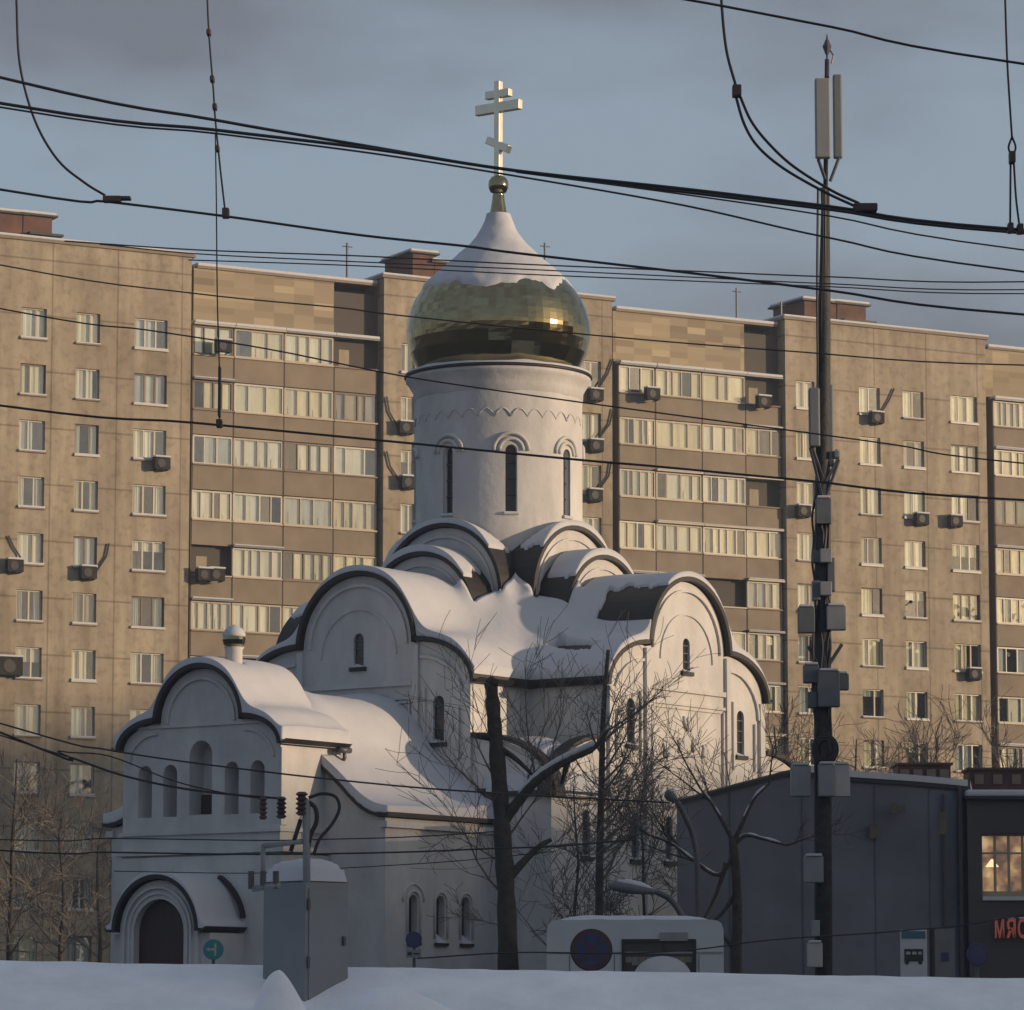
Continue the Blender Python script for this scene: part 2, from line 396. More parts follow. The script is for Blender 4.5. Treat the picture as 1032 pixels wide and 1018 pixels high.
# kokoshnik tiers
def tier(r, zc, ext, base, nm):
    wm = MB(); rm = MB()
    for k in range(4):
        m = MB(); facade(m, arcp(r, zc, 24)+[(r, base), (-r, base)], [], -ext, .1); shell(m, arcp(r, zc, 24), -ext, -.4, base)
        strip(m, arcp(r-.22, zc, 20), .06, -ext-.05, -ext+.01); m.xf(RZ[k]); wm.add(m)
        m = MB(); roofband(m, arcp(r, zc, 24, leg=1.3), -ext-.13, -.5, .10); m.xf(RZ[k]); rm.add(m)
    o = wm.build('arched_gable', PLASTER, CH); rm.build('gable_roof', ROOF, o)
tier(1.62, 11.60, 3.25, 9.0, 't2'); tier(1.80, 12.22, 2.35, 10.5, 't3')
# drum
DR = 2.14; DZ0, DZ1 = 12.6, 18.0
dm = MB(); nrm = []
def dv(t, z, r=DR): return (r*math.sin(t), -r*math.cos(t), z)
for k in range(8):
    tc0 = k*math.pi/4
    if True:
        hwid = R(7.5); hp = [(DR*0+x, z) for x, z in hole_slit(0, 14.4, 16.1, .15)]
        W_ = DR*hwid
        outer = [(-W_, DZ0)] + [(-W_+2*W_*i/4, DZ0) for i in (1, 2, 3)] + [(W_, DZ0)] + [(W_, DZ0+(DZ1-DZ0)*i/6) for i in range(1, 6)] + [(W_, DZ1)] + [(W_-2*W_*i/4, DZ1) for i in (1, 2, 3)] + [(-W_, DZ1)] + [(-W_, DZ1-(DZ1-DZ0)*i/6) for i in range(1, 6)]
        lp = [[Vector((x, z, 0)) for x, z in outer], [Vector((x, z, 0)) for x, z in hp]]; al = lp[0]+lp[1]
        for t in tessellate_polygon(lp): dm.face([dv(tc0+al[q].x/DR, al[q].y) for q in t])
        for q in range(len(hp)):
            a, b = hp[q], hp[(q+1) % len(hp)]
            dm.face([dv(tc0+a[0]/DR, a[1]), dv(tc0+b[0]/DR, b[1]), dv(tc0+b[0]/DR, b[1], DR-.2), dv(tc0+a[0]/DR, a[1], DR-.2)])
        n = 12; t0 = tc0+hwid; t1 = tc0+math.pi/4-hwid
        for i in range(n):
            a, b = t0+(t1-t0)*i/n, t0+(t1-t0)*(i+1)/n
            dm.face([dv(a, DZ0), dv(b, DZ0), dv(b, DZ1), dv(a, DZ1)])
dro = dm.build('drum', PLASTER, CH, smooth=True)
ns = []
for l in dro.data.loops:
    v = dro.data.vertices[l.vertex_index].co; rr = math.hypot(v.x, v.y)
    ns.append((v.x/rr, v.y/rr, 0) if rr > DR-.01 else (0, 0, 0))
dro.data.normals_split_custom_set(ns)
for k in range(8):
    tc0 = k*math.pi/4
    m = MB(); m.face([dv(tc0+x/DR, z, DR-.17) for x, z in hole_slit(0, 14.4, 16.1, .15)]); wn = m.build('window', DARKG, dro)
    for z in (14.85, 15.25, 15.65): m = MB(); m.tube([dv(tc0-.07, z, DR-.14), dv(tc0+.07, z, DR-.14)], .02, 4); m.build('glazing_bar', STEEL, dro)
    m = MB(); m.tube([dv(tc0-.085, 14.37, DR+.03), dv(tc0+.085, 14.37, DR+.03)], .045, 6); m.build('sill', PLASTER, dro)
    m = MB()
    # stepped hood mould over the slit
    for rr, dz, off in ((.44, 0, .05), (.30, 0, .03)):
        m.tube([dv(tc0+rr*math.cos(a)/DR, 15.95+rr*math.sin(a), DR+off*.4) for a in [math.pi*i/14 for i in range(15)]], .05, 6)
    m.build('hood_mould', PLASTER, dro, smooth=True)
# small arcature frieze: one scalloped moulding running round the drum
pts = []
for k in range(32*6+1):
    ph = (k % 6)/6; pts.append(dv(k/6*math.pi/16, 16.82+.20*math.sin(math.pi*ph), DR))
m = MB(); m.tube(pts, .02, 5, cap=False)
m.build('frieze', PLASTER, dro, smooth=True)
MB().lathe([(2.1, 17.45), (2.16, 17.5), (2.17, 17.7), (2.24, 17.82), (2.30, 17.92), (2.36, 17.98), (2.36, 18.06), (1.9, 18.10)], 96).build('cornice', PLASTER, CH, smooth=True)
m = MB(); m.lathe([(2.38, 18.062), (2.405, 18.10), (2.37, 18.14), (2.0, 18.16)], 96); m.build('cornice_rim', ROOF, CH, smooth=True)
m = MB(); n = 96
ring = []
for j in range(n):
    t = 2*math.pi*j/n; h = .05+.06*max(0, noise.noise(Vector((3*math.cos(t), 3*math.sin(t), 2)))+.35); ring.append((t, h))
for j in range(n):
    (a, h), (b, h2) = ring[j], ring[(j+1) % n]
    if b < a: b += 2*math.pi
    for (r0, e0), (r1, e1) in (((2.39, 0), (2.37, .8)), ((2.37, .8), (2.2, 1.2)), ((2.2, 1.2), (1.9, 1.3))):
        m.face([(r0*math.cos(a), r0*math.sin(a), 18.14+h*e0), (r0*math.cos(b), r0*math.sin(b), 18.14+h2*e0), (r1*math.cos(b), r1*math.sin(b), 18.14+h2*e1), (r1*math.cos(a), r1*math.sin(a), 18.14+h*e1)])
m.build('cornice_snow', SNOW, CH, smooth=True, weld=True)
# onion dome
def zpx(y, Z=100.0): return at(516, y, Z).z
DP = [(388, 76), (380, 80), (371, 84), (358, 90), (346, 93), (336, 94.2), (325, 93.2), (314, 90.5), (304, 86), (294, 79), (285, 70.5), (277, 61.5), (268, 51), (260, 41.5), (252, 32.5), (246, 26), (239, 20.5), (231, 15.5), (223, 11.5), (215, 9)]
prof = [(w_/40.0, zpx(y)) for y, w_ in DP]
# resample
zz = [p[1] for p in prof]; rrs = [p[0] for p in prof]
NP, NS = 46, 72
dome = MB(); i0 = 0
for j in range(NP+1):
    z = zz[0]+(zz[-1]-zz[0])*j/NP; r = float(np.interp(z, zz, rrs))
    for i in range(NS):
        t = 2*math.pi*i/NS; q = r*(1+rnd.uniform(-.0007, .0007)); dome.v.append((q*math.cos(t), q*math.sin(t), z))
for j in range(NP):
    for i in range(NS):
        a = j*NS+i; b = j*NS+(i+1) % NS; c_ = a+NS; d = (j+1)*NS+(i+1) % NS
        dome.f += [(a, b, d, c_)]
dob = dome.build('onion_dome', GOLD, CH)
# snow on the dome: a sheet over the upper part with a ragged lower edge
sn = MB(); NSS, NPP = 140, 40
for i in range(NSS):
    t = 2*math.pi*i/NSS
    edge = zpx(291)+.42*noise.noise(Vector((1.6*math.cos(t)+4, 1.6*math.sin(t), 0)))+.14*noise.noise(Vector((6*math.cos(t), 6*math.sin(t), 3)))+.07*noise.noise(Vector((16*math.cos(t), 16*math.sin(t), 3)))
    # less snow on the sunny south side, more left in the lee
    edge += -.22*math.cos(t-R(-40))
    for j in range(NPP+1):
        z = edge+(zz[-1]-.02-edge)*j/NPP; r = float(np.interp(z, zz, rrs))
        th = .0 if j == 0 else .07*min(1, j/2.5)*(1+.4*noise.noise(Vector((3*math.cos(t)*r, 3*math.sin(t)*r, z*3))))
        sn.v.append(((r+th)*math.cos(t), (r+th)*math.sin(t), z))
for i in range(NSS):
    for j in range(NPP): a = i*(NPP+1)+j; b = ((i+1) % NSS)*(NPP+1)+j; sn.f.append((a, b, b+1, a+1))
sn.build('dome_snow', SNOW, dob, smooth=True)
MB().lathe([(.30, zpx(225)), (.25, zpx(219)), (.205, zpx(212)), (.17, zpx(204)), (.15, zpx(197)), (.13, zpx(195)), (.2, zpx(194)), (.25, zpx(190)), (.26, zpx(187)), (.25, zpx(183)), (.19, zpx(179)), (.08, zpx(177)), (.06, zpx(174))], 28).build('finial_ball', GOLD, CH, smooth=True)
cr = thing('cross_group', None, None) if False else None
cm_ = MB(); cm_.box(-.085, .085, -.085, .085, zpx(178), zpx(82)); crs = cm_.build('cross', GOLDD, CH, bevel=.015)
for (hw, yc, hh, tilt) in ((.70, 108.5, .13, 0), (.38, 95, .10, 0), (.38, 146, .10, R(26))):
    m = MB(); m.box(-hw, hw, -.075, .095, -hh, hh, Matrix.Translation((0, 0, zpx(yc))) @ Matrix.Rotation(tilt, 4, 'Y')); m.build('crossbar', GOLDD, crs, bevel=.012)

# narthex
m = MB(); y0 = -9.9
facade(m, T_NAR+[(4.1, GZ), (-4.1, GZ)], [], y0, .1); shell(m, T_NAR, y0, -A_, GZ + 100) if False else None
P = T_NAR
for a, b in zip(P, P[1:]): m.face([(a[0], y0, a[1]), (b[0], y0, b[1]), (b[0], -A_, b[1]), (a[0], -A_, a[1])])
# side walls with slit windows
NH = [hole_slit(wv, 3.65, 4.68, .16) for wv in (-8.86, -7.83, -6.86)]
side = MB(); facade(side, [(y0, GZ), (-A_, GZ), (-A_, 6.38), (y0, 6.38)], NH, 0, .2)
# local x = along y(church), put at x=+4.1 facing +x : map (x,y,z)->(4.1 - y, x, z)
side.v = [(4.1-y, x, z) for x, y, z in side.v]; m.add(side)
m.face([(-4.1, y0, GZ), (-4.1, -A_, GZ), (-4.1, -A_, 6.38), (-4.1, y0, 6.38)])
m.build('narthex_wall', PLASTER, CH)
for h in NH:
    xs = [p[0] for p in h]
    q = MB(); q.face([(4.1-.18, x, z) for x, z in h]); wn = q.build('window', DARKG, CH)
    q = MB(); q.box(4.09, 4.17, min(xs)-.08, max(xs)+.08, 3.53, 3.60); q.build('sill', ROOF, wn)
    q = MB(); q.face([(4.16, min(xs)-.04, 3.60), (4.16, max(xs)+.04, 3.60), (3.96, max(xs), 3.76), (3.96, min(xs), 3.88)])
    q.face([(4.16, min(xs)-.04, 3.60), (3.96, min(xs), 3.88), (3.96, min(xs), 3.6)]); q.build('sill_snow', SNOW, wn)
    q = MB(); cy = sum(xs[:2])/2; zc = 4.52
    q.tube([(4.11, cy-.24, 3.7)]+[(4.11, cy-.24*math.cos(a), zc+.24*math.sin(a)) for a in [math.pi*i/10 for i in range(11)]]+[(4.11, cy+.24, 3.7)], .035, 5)
    if h is NH[0]: q.tube([(4.11, cy-.40*math.cos(a), zc+.40*math.sin(a)) for a in [math.pi*i/10 for i in range(11)]], .03, 5)
    q.build('surround', PLASTER, wn, smooth=True)
m = MB(); roofband(m, T_NAR, y0-.15, -A_-.08, .10, lip=.18); m.build('narthex_roof', ROOF, CH)
for xx in (4.0, -4.22): bx(xx, xx+.22, y0-.1, -A_, 6.16, 6.30).build('eaves_cornice', PLASTER, CH)
# belfry front
TH = [hole_slit(x, 6.48, 7.68, .21) for x in (-1.68, -.92, .92, 1.68)] + [hole_slit(0, 6.5, 8.2, .34)]
m = MB(); y0 = -11.5
facade(m, T_TOWER+[(2.35, GZ), (-2.35, GZ)], TH, y0, .55); shell(m, T_TOWER, y0, -9.3, GZ)
m.box(-2.5, 2.5, y0-.10, -9.85, GZ, 5.55); m.box(-2.56, 2.56, y0-.14, -9.85, 5.6, 5.72); m.box(-2.42, 2.42, y0-.07, -9.85, 6.06, 6.14)
tw = m.build('belfry', PLASTER, CH)
m = MB(); strip(m, arcp(1.0, 8.62, 18), .06, y0-.05, y0+.01); m.box(-2.0, 2.0, y0-.04, y0+.01, 8.52, 8.58)
for sg in (1, -1): strip(m, [(sg*x, z) for x, z in ell(1.3, 2.15, 7.75, 8.4, 8)], .05, y0-.05, y0+.01)
for i in range(2): m.box(*((2.352, 2.40)), y0-.02+i*1.9, y0+.2+i*1.9, 6.2, 7.95)
m.build('moulding', PLASTER, tw)
for h in TH:
    m = MB(); m.face([(x, y0+.53, z) for x, z in h]); m.build('niche', PLASTER if h is not TH[4] else DARKG, tw) if False else None
    m = MB(); m.face([(x, y0+.5, z) for x, z in h]); nb = m.build('niche', PLASTER, tw)
m = MB(); m.box(-.30, .30, y0+.38, y0+.49, 6.52, 6.98); m.build('louvre', DOOR, tw)
m = MB(); roofband(m, T_TOWER, y0-.17, -9.25, .11, lip=.15); m.build('belfry_roof', ROOF, tw)
# downpipe at the belfry eave
m = MB(); m.tube([(2.6, -9.5, 7.95), (2.6, -9.5, 7.8), (2.42, -9.45, 7.6), (2.42, -9.45, 7.25)], .045, 8); m.tube([(2.6, -9.3, 7.98), (2.6, -9.7, 7.98)], .07, 8); m.build('downpipe', STEEL, tw, smooth=True)
# entrance porch
m = MB(); y0 = -12.9; pr = arcp(1.15, 3.82, 22)
facade(m, pr+[(1.15, GZ), (-1.15, GZ)], [hole_slit(0, GZ+.3, 4.55, .74, 16)], y0, .22); shell(m, pr, y0, -11.4, GZ)
strip(m, [(-.86, 1)]+arcp(.86, 3.82, 18)+[(.86, 1)], .05, y0-.04, y0+.01); strip(m, [(-.99, 1)]+arcp(.99, 3.82, 18)+[(.99, 1)], .05, y0-.07, y0+.01)
m.box(1.15, 1.42, y0+.1, -11.6, GZ, 3.78); m.box(-1.42, -1.15, y0+.1, -11.6, GZ, 3.78)
pc = m.build('entrance_porch', PLASTER, CH)
m = MB(); m.face([(x, y0+.19, z) for x, z in hole_slit(0, GZ+.3, 4.55, .74, 16)]); dd = m.build('door', DOOR, pc)
m = MB(); m.tube([(.12, y0+.15, 2.6), (.12, y0+.15, 2.85)], .02, 6); m.build('door_handle', STEEL, dd)
m = MB(); roofband(m, arcp(1.16, 3.82, 22), y0-.16, -11.55, .10, lip=.24); m.build('porch_roof', ROOF, pc)
m = MB(); strip(m, [(1.45*math.sin(a), 3.9+1.35*math.cos(a)) for a in [R(30)+R(50)*i/8 for i in range(9)]], .08, -11.72, -11.58); m.build('flashing', ROOF, pc)
# little cupola on the belfry
cx_, cy_ = 0.28, -10.7
m = MB(); m.lathe([(.22, 9.5), (.20, 9.8), (.20, 10.33), (.24, 10.38)], 24, (cx_, cy_)); cu = m.build('cupola_neck', PLASTER, CH, smooth=True)
m = MB(); m.lathe([(.15, 10.36), (.24, 10.44), (.27, 10.55), (.25, 10.66), (.17, 10.76), (.06, 10.83), (.03, 10.9)], 16, (cx_, cy_)); m.build('cupola_dome', GOLD, cu)
m = MB(); m.lathe([(.258, 10.62), (.27, 10.68), (.2, 10.80), (.08, 10.88), (.01, 10.90)], 20, (cx_, cy_)); m.build('cupola_snow', SNOW, cu, smooth=True)

# ---- snow on the roofs: one height field over the footprint, settled and thickened
def snow_sheet(name, x0, x1, y0, y1, Hf, Tf, parent, st=.055, it=30, keep=None, thr=.42, seed=0, low=.0):
    nx = int((x1-x0)/st)+1; ny = int((y1-y0)/st)+1
    X = np.linspace(x0, x1, nx); Y = np.linspace(y0, y1, ny)
    TH_ = np.array([[thr(x, y) if callable(thr) else thr for x in X] for y in Y])
    H = np.array([[Hf(x, y) for x in X] for y in Y])
    T = np.array([[Tf(x, y) for x in X] for y in Y])
    S = H+T
    bare = T <= 0.005
    for _ in range(it):
        acc = S.copy(); cnt = np.ones_like(S)
        for dx, dy in ((1, 0), (-1, 0), (0, 1), (0, -1)):
            Q = np.roll(S, (dy, dx), (0, 1)); ok = np.abs(Q-S) < TH_
            if dx == 1: ok[:, 0] = False
            if dx == -1: ok[:, -1] = False
            if dy == 1: ok[0, :] = False
            if dy == -1: ok[-1, :] = False
            acc += np.where(ok, Q, 0); cnt += ok
        S = np.maximum(acc/cnt, H+np.minimum(T, .05))
    S = np.where(bare, H-.05, S)
    m = MB(); idx = -np.ones((ny, nx), int)
    okv = ~bare & (H > low)
    def vid(j, i):
        if idx[j, i] < 0: idx[j, i] = len(m.v); m.v.append((X[i], Y[j], S[j, i]))
        return idx[j, i]
    cells = set()
    for j in range(ny-1):
        for i in range(nx-1):
            if not (okv[j, i] and okv[j+1, i] and okv[j, i+1] and okv[j+1, i+1]): continue
            q = H[j:j+2, i:i+2]; s_ = S[j:j+2, i:i+2]
            if q.max()-q.min() > TH_[j, i] or s_.max()-s_.min() > TH_[j, i]: continue
            cells.add((j, i)); m.f.append((vid(j, i), vid(j, i+1), vid(j+1, i+1), vid(j+1, i)))
    base = {}
    def bid(j, i):
        k = (j, i)
        if k not in base: base[k] = len(m.v); m.v.append((X[i], Y[j], H[j, i]-.03))
        return base[k]
    for (j, i) in cells:
        for (dj, di, a, b) in ((-1, 0, (j, i), (j, i+1)), (1, 0, (j+1, i+1), (j+1, i)), (0, -1, (j+1, i), (j, i)), (0, 1, (j, i+1), (j+1, i+1))):
            if (j+dj, i+di) not in cells: m.f.append((vid(*b), vid(*a), bid(*a), bid(*b)))
    return m.build(name, SNOW, parent, smooth=True)
def interp_prof(P):
    xs = [p[0] for p in P]; zs_ = [p[1] for p in P]
    return lambda x: float(np.interp(x, xs, zs_)) if xs[0]-.1 <= x <= xs[-1]+.1 else -1
def outp(prof, o=.13):     # the outer skin of the roof sheet
    n = len(prof); P = []
    for k, (x, z) in enumerate(prof):
        a = prof[max(k-1, 0)]; b = prof[min(k+1, n-1)]; d = Vector((b[0]-a[0], b[1]-a[1])).normalized(); nx, nz_ = -d.y, d.x
        if nz_ < -.05: nx, nz_ = -nx, -nz_
        P.append((x+nx*o, z+nz_*o))
    R_ = [P[0]]
    for p in P[1:]:
        if p[0] > R_[-1][0]+1e-4: R_.append(p)
    return R_
def wide(P, e): x = P[-1][0]; return [(-x-e, P[0][1])]+P+[(x+e, P[-1][1])]
iM, iT, iN = interp_prof(wide(outp(T_MAIN), .14)), interp_prof(wide(outp(T_TOWER), .12)), interp_prof(wide(outp(T_NAR, .12), .14))
def edge(d, w_=.32): d = min(max(d/w_, 0), 1); return .30+.70*math.sqrt(d)
def circ(r, zc, x): return zc+math.sqrt(max(0, r*r-x*x)) if abs(x) <= r else -1
def Hnave(x, y):
    h = -1; ax, ay = abs(x), abs(y)
    if ay < A_+.15: h = max(h, iM(x)+.01)
    if ax < A_+.15: h = max(h, iM(y)+.01)
    if ay < 3.37 and ax < 1.75: h = max(h, circ(1.75, 11.6, x)+.01)
    if ax < 3.37 and ay < 1.75: h = max(h, circ(1.75, 11.6, y)+.01)
    if ay < 2.47 and ax < 1.93: h = max(h, circ(1.93, 12.22, x)+.01)
    if ax < 2.47 and ay < 1.93: h = max(h, circ(1.93, 12.22, y)+.01)
    if ax > H_ and ay > H_ and ax < A_+.1 and ay < A_+.1: h = max(h, min(qz(ax), qz(ay))+.04)
    if math.hypot(x, y) < 2.10: h = 17
    return h
def Tnave(x, y):
    n1 = noise.noise(Vector((x*.9, y*.9, 3))); n2 = noise.noise(Vector((x*3.1, y*3.1, 7)))
    t = .17+.07*n1+.02*n2; ax, ay = abs(x), abs(y)
    if math.hypot(x, y) < 2.22: return 0
    if H_+.14 < min(ax, ay) < H_+.34: return 0
    if (ax > H_+.27 or ay > H_+.27) and ax > H_+.27 and ay > H_+.27: t = .16
    # the slope of a vault: bare where it is steep and turned to the wind (south-west corner of the tiers, west side of the side arms)
    d = ax if ay > ax else ay; far = ay if ay > ax else ax
    r = 1.93 if far < 2.47 else 1.75
    steep = d/r
    if far < 3.37 and d < r and steep > .80+.10*n1+.05*n2 : return 0
    # the wind has packed a drift into the corners between the tiers
    if ax > 1.7 and ay > 1.7: t += .95*math.exp(-(max(0, ax+ay-4.3)/1.35)**2)*(1+.15*n1)
    if ax > 3.36 and ay < 1.72 and y < 0:
        if 4.25+.25*n2 < ax and -y > 1.10+.35*n1+.15*n2: return 0
    if ax > 3.6 and abs(ax-4.3) < .65+.2*n2 and abs(-y-2.75-.15*(ax-4.3)) < .20+.10*n1+.08*n2: return 0
    e = 1
    if ax > H_+.27 and ay > H_+.27: e = edge(A_+.12-max(ax, ay))
    elif ay > H_: e = min(edge(A_+.17-ay), edge(H_+.16-ax) if ax < H_+.27 else 1)
    elif ax > H_: e = min(edge(A_+.17-ax), edge(H_+.16-ay) if ay < H_+.27 else 1)
    return t*e
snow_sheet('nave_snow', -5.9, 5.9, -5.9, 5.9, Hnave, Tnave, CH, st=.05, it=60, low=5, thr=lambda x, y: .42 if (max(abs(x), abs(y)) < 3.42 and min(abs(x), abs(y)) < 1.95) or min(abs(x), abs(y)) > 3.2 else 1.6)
def Hnar(x, y): return iN(x)+.01
def Tnar(x, y):
    if abs(x) < 2.30 and y < -9.35: return 0
    if abs(x) > 4.28: return 0
    # a drift leans on the belfry back and the nave wall
    dr = .30*math.exp(-((y+9.2)/.8)**2)*max(0, 1-abs(x)/3.2) + .25*math.exp(-((y+5.7)/.8)**2)
    return (.24+dr+.10*noise.noise(Vector((x*.6, y*.6, 1)))+.02*noise.noise(Vector((x*3, y*3, 2))))*min(edge(4.36-abs(x)), edge(y+10.07))
snow_sheet('narthex_snow', -4.32, 4.32, -10.05, -5.72, Hnar, Tnar, CH, it=60, thr=1.6)
def Htow(x, y): return iT(x)+.01
def Ttow(x, y): 
    if math.hypot(x-cx_, y-cy_) < .2: return 0
    return .20+.06*noise.noise(Vector((x*.9, y*.9, 11)))+.015*noise.noise(Vector((x*4, y*4, 2)))+0 if False else (.20+.06*noise.noise(Vector((x*.9, y*.9, 11)))+.015*noise.noise(Vector((x*4, y*4, 2))))*min(edge(2.56-abs(x)), edge(y+11.68), edge(-9.18-y))
snow_sheet('belfry_snow', -2.52, 2.52, -11.66, -9.2, Htow, Ttow, tw, it=30, thr=1.6)
def Hpor(x, y): return (circ(1.28, 3.82, x) if abs(x) < 1.28 else 3.9)+.01
snow_sheet('porch_snow', -1.45, 1.45, -13.04, -11.55, Hpor, lambda x, y: .07+.05*noise.noise(Vector((x, y, 3))) + .10*max(0, (y+12.2)), pc, it=6, thr=.9)

# ------------------------------------------------------------------ apartment block
AB0 = Vector((-16.1, 200.5, 0)); ADIR = Vector((.871, .491, 0)).normalized(); AANG = math.atan2(ADIR.y, ADIR.x)
APT = thing('apartment_building', 'long beige concrete panel apartment block filling the background behind the church', 'apartment building', AB0, AANG)
def u_of(px, py=600):
    # intersect the column of the pixel with the facade plane
    r = ray(px, py); kx = r.x/r.y
    return (kx*AB0.y - AB0.x)/(ADIR.x - kx*ADIR.y)
def uz(px, py):
    u = u_of(px, py); Y = AB0.y+u*ADIR.y; return u, at(px, py, Y).z
def panelmat():
    m = bpy.data.materials.new('concrete_panels'); m.use_nodes = True; t = m.node_tree; b = t.nodes['Principled BSDF']; b.inputs['Roughness'].default_value = .9
    tc_ = t.nodes.new('ShaderNodeTexCoord'); sp = t.nodes.new('ShaderNodeSeparateXYZ'); t.links.new(tc_.outputs['Object'], sp.inputs[0])
    def noise_(scale, st, det=6):
        mp_ = t.nodes.new('ShaderNodeMapping'); mp_.inputs['Scale'].default_value = st; t.links.new(tc_.outputs['Object'], mp_.inputs[0])
        n = t.nodes.new('ShaderNodeTexNoise'); n.inputs['Scale'].default_value = scale; n.inputs['Detail'].default_value = det; n.inputs['Roughness'].default_value = .62
        t.links.new(mp_.outputs[0], n.inputs['Vector']); return n.outputs['Fac']
    def ramp(src, a, b_, c0, c1):
        r = t.nodes.new('ShaderNodeValToRGB'); r.color_ramp.elements[0].position = a; r.color_ramp.elements[1].position = b_
        r.color_ramp.elements[0].color = (*c0, 1); r.color_ramp.elements[1].color = (*c1, 1); t.links.new(src, r.inputs[0]); return r.outputs[0]
    def mul(a, b_):
        x = t.nodes.new('ShaderNodeMixRGB'); x.blend_type = 'MULTIPLY'; x.inputs[0].default_value = 1; t.links.new(a, x.inputs[1]); t.links.new(b_, x.inputs[2]); return x.outputs[0]
    base = ramp(noise_(.35, (1, 1, 1)), .3, .7, (.32, .275, .212), (.44, .38, .292))
    streak = ramp(noise_(1.0, (1.3, 1, .12)), .35, .62, (.72, .70, .68), (1, 1, 1))
    blot = mul(ramp(noise_(2.2, (1, 1, 1), 8), .38, .5, (.80, .79, .78), (1, 1, 1)), ramp(noise_(.22, (1, 1, .35), 7), .40, .56, (.80, .79, .79), (1, 1, 1)))
    # panel joints: thin dark seams, rows every storey
    def seam(out_, period, off, wd):
        a = t.nodes.new('ShaderNodeMath'); a.operation = 'ADD'; a.inputs[1].default_value = off; t.links.new(out_, a.inputs[0])
        w_ = t.nodes.new('ShaderNodeMath'); w_.operation = 'PINGPONG'; w_.inputs[1].default_value = period/2; t.links.new(a.outputs[0], w_.inputs[0])
        return ramp_(w_.outputs[0], wd)
    def ramp_(src, wd):
        l = t.nodes.new('ShaderNodeMath'); l.operation = 'DIVIDE'; l.inputs[1].default_value = wd; l.use_clamp = True; t.links.new(src, l.inputs[0])
        return ramp(l.outputs[0], .3, 1, (.62, .59, .57), (1, 1, 1))
    sh = seam(sp.outputs['Z'], 2.845, -37.45+.35+2.845*20, .07); sv = seam(sp.outputs['X'], 3.57, .9+3.57*20, .06)
    c_ = mul(mul(mul(mul(base, streak), blot), sh), sv)
    t.links.new(c_, b.inputs['Base Color']); return m
PANEL = panelmat()
BRICK = mat('brick', (.125, .065, .05), .9, var=.4, scale=1.2)
PATCH = mat('patched_render', (.46, .39, .27), .95, scale=1.3, col2=(.17, .14, .11), detail=2, spec=.1)
_t = PATCH.node_tree; _n = [n for n in _t.nodes if n.type == 'TEX_NOISE'][0]; _s = _t.nodes.new('ShaderNodeVectorMath'); _s.operation = 'SNAP'; _s.inputs[1].default_value = (1.15, 9, .36)
_c = [n for n in _t.nodes if n.type == 'TEX_COORD'][0]; _t.links.new(_c.outputs['Object'], _s.inputs[0]); _t.links.new(_s.outputs[0], _n.inputs['Vector'])
PARA = mat('parapet_concrete', (.235, .195, .15), .9, var=.2, scale=.8)
CREAM = mat('cream_frame', (.38, .33, .25), .5, var=.12, scale=.3)
PALEF = mat('white_frame', (.46, .44, .38), .45, var=.06)
BROWNF = mat('brown_frame', (.16, .12, .09), .6, var=.2)
CURT = [mat('curtain_pale', (.78, .74, .60), .9, var=.25, scale=1.0, stretch=(5, 1, .3)), mat('curtain_cream', (.72, .65, .45), .9, var=.3, scale=1, stretch=(4, 1, .3)),
        mat('curtain_grey', (.50, .52, .48), .9, var=.3, scale=1, stretch=(5, 1, .3)), mat('curtain_brown', (.34, .29, .22), .9, var=.3, scale=1, stretch=(3, 1, .3))]
ROOM = mat('room_dark', (.09, .08, .07), .95)
WG = glass('window_glass', refl=1.7); 
FL = 2.845; ZT = 37.45; NROW = 12
cols = []                                          # window columns: (u0,u1)
for a, b in ((20, 46), (76, 100), (135, 168)): cols.append((u_of(a, 400), u_of(b, 400)))
cols.insert(0, (cols[0][0]-3.6, cols[0][0]-2.2))
off = [(u_of(a, 500), u_of(b, 500)) for a, b in ((803, 822), (867, 888), (911, 932), (959, 986))]
mid = [(a-25.06, b-25.06) for a, b in off]
sh_ = u_of(405.5, 500)-mid[0][0]
bays_flat = [(-17, 0.0, cols), (10.75, 25.1, [(a, b) for a, b in mid]), (35.95, 50.06, off)]
mid[0] = (u_of(404, 450), u_of(418, 450)); mid[3] = (u_of(586, 450), u_of(606, 450))
bays_flat[1] = (10.75, 25.1, mid)
bays_log = [(0.0, 10.75, [u_of(x, 500) for x in (195.5, 237, 288, 338.5, 383)]), (25.1, 35.95, [u_of(x, 500) for x in (627, 664, 711, 755, 791)]), (50.06, 61, [50.4, 52.8, 55.6, 58.4, 60.7])]
ZG = 2.5
wallm = MB()
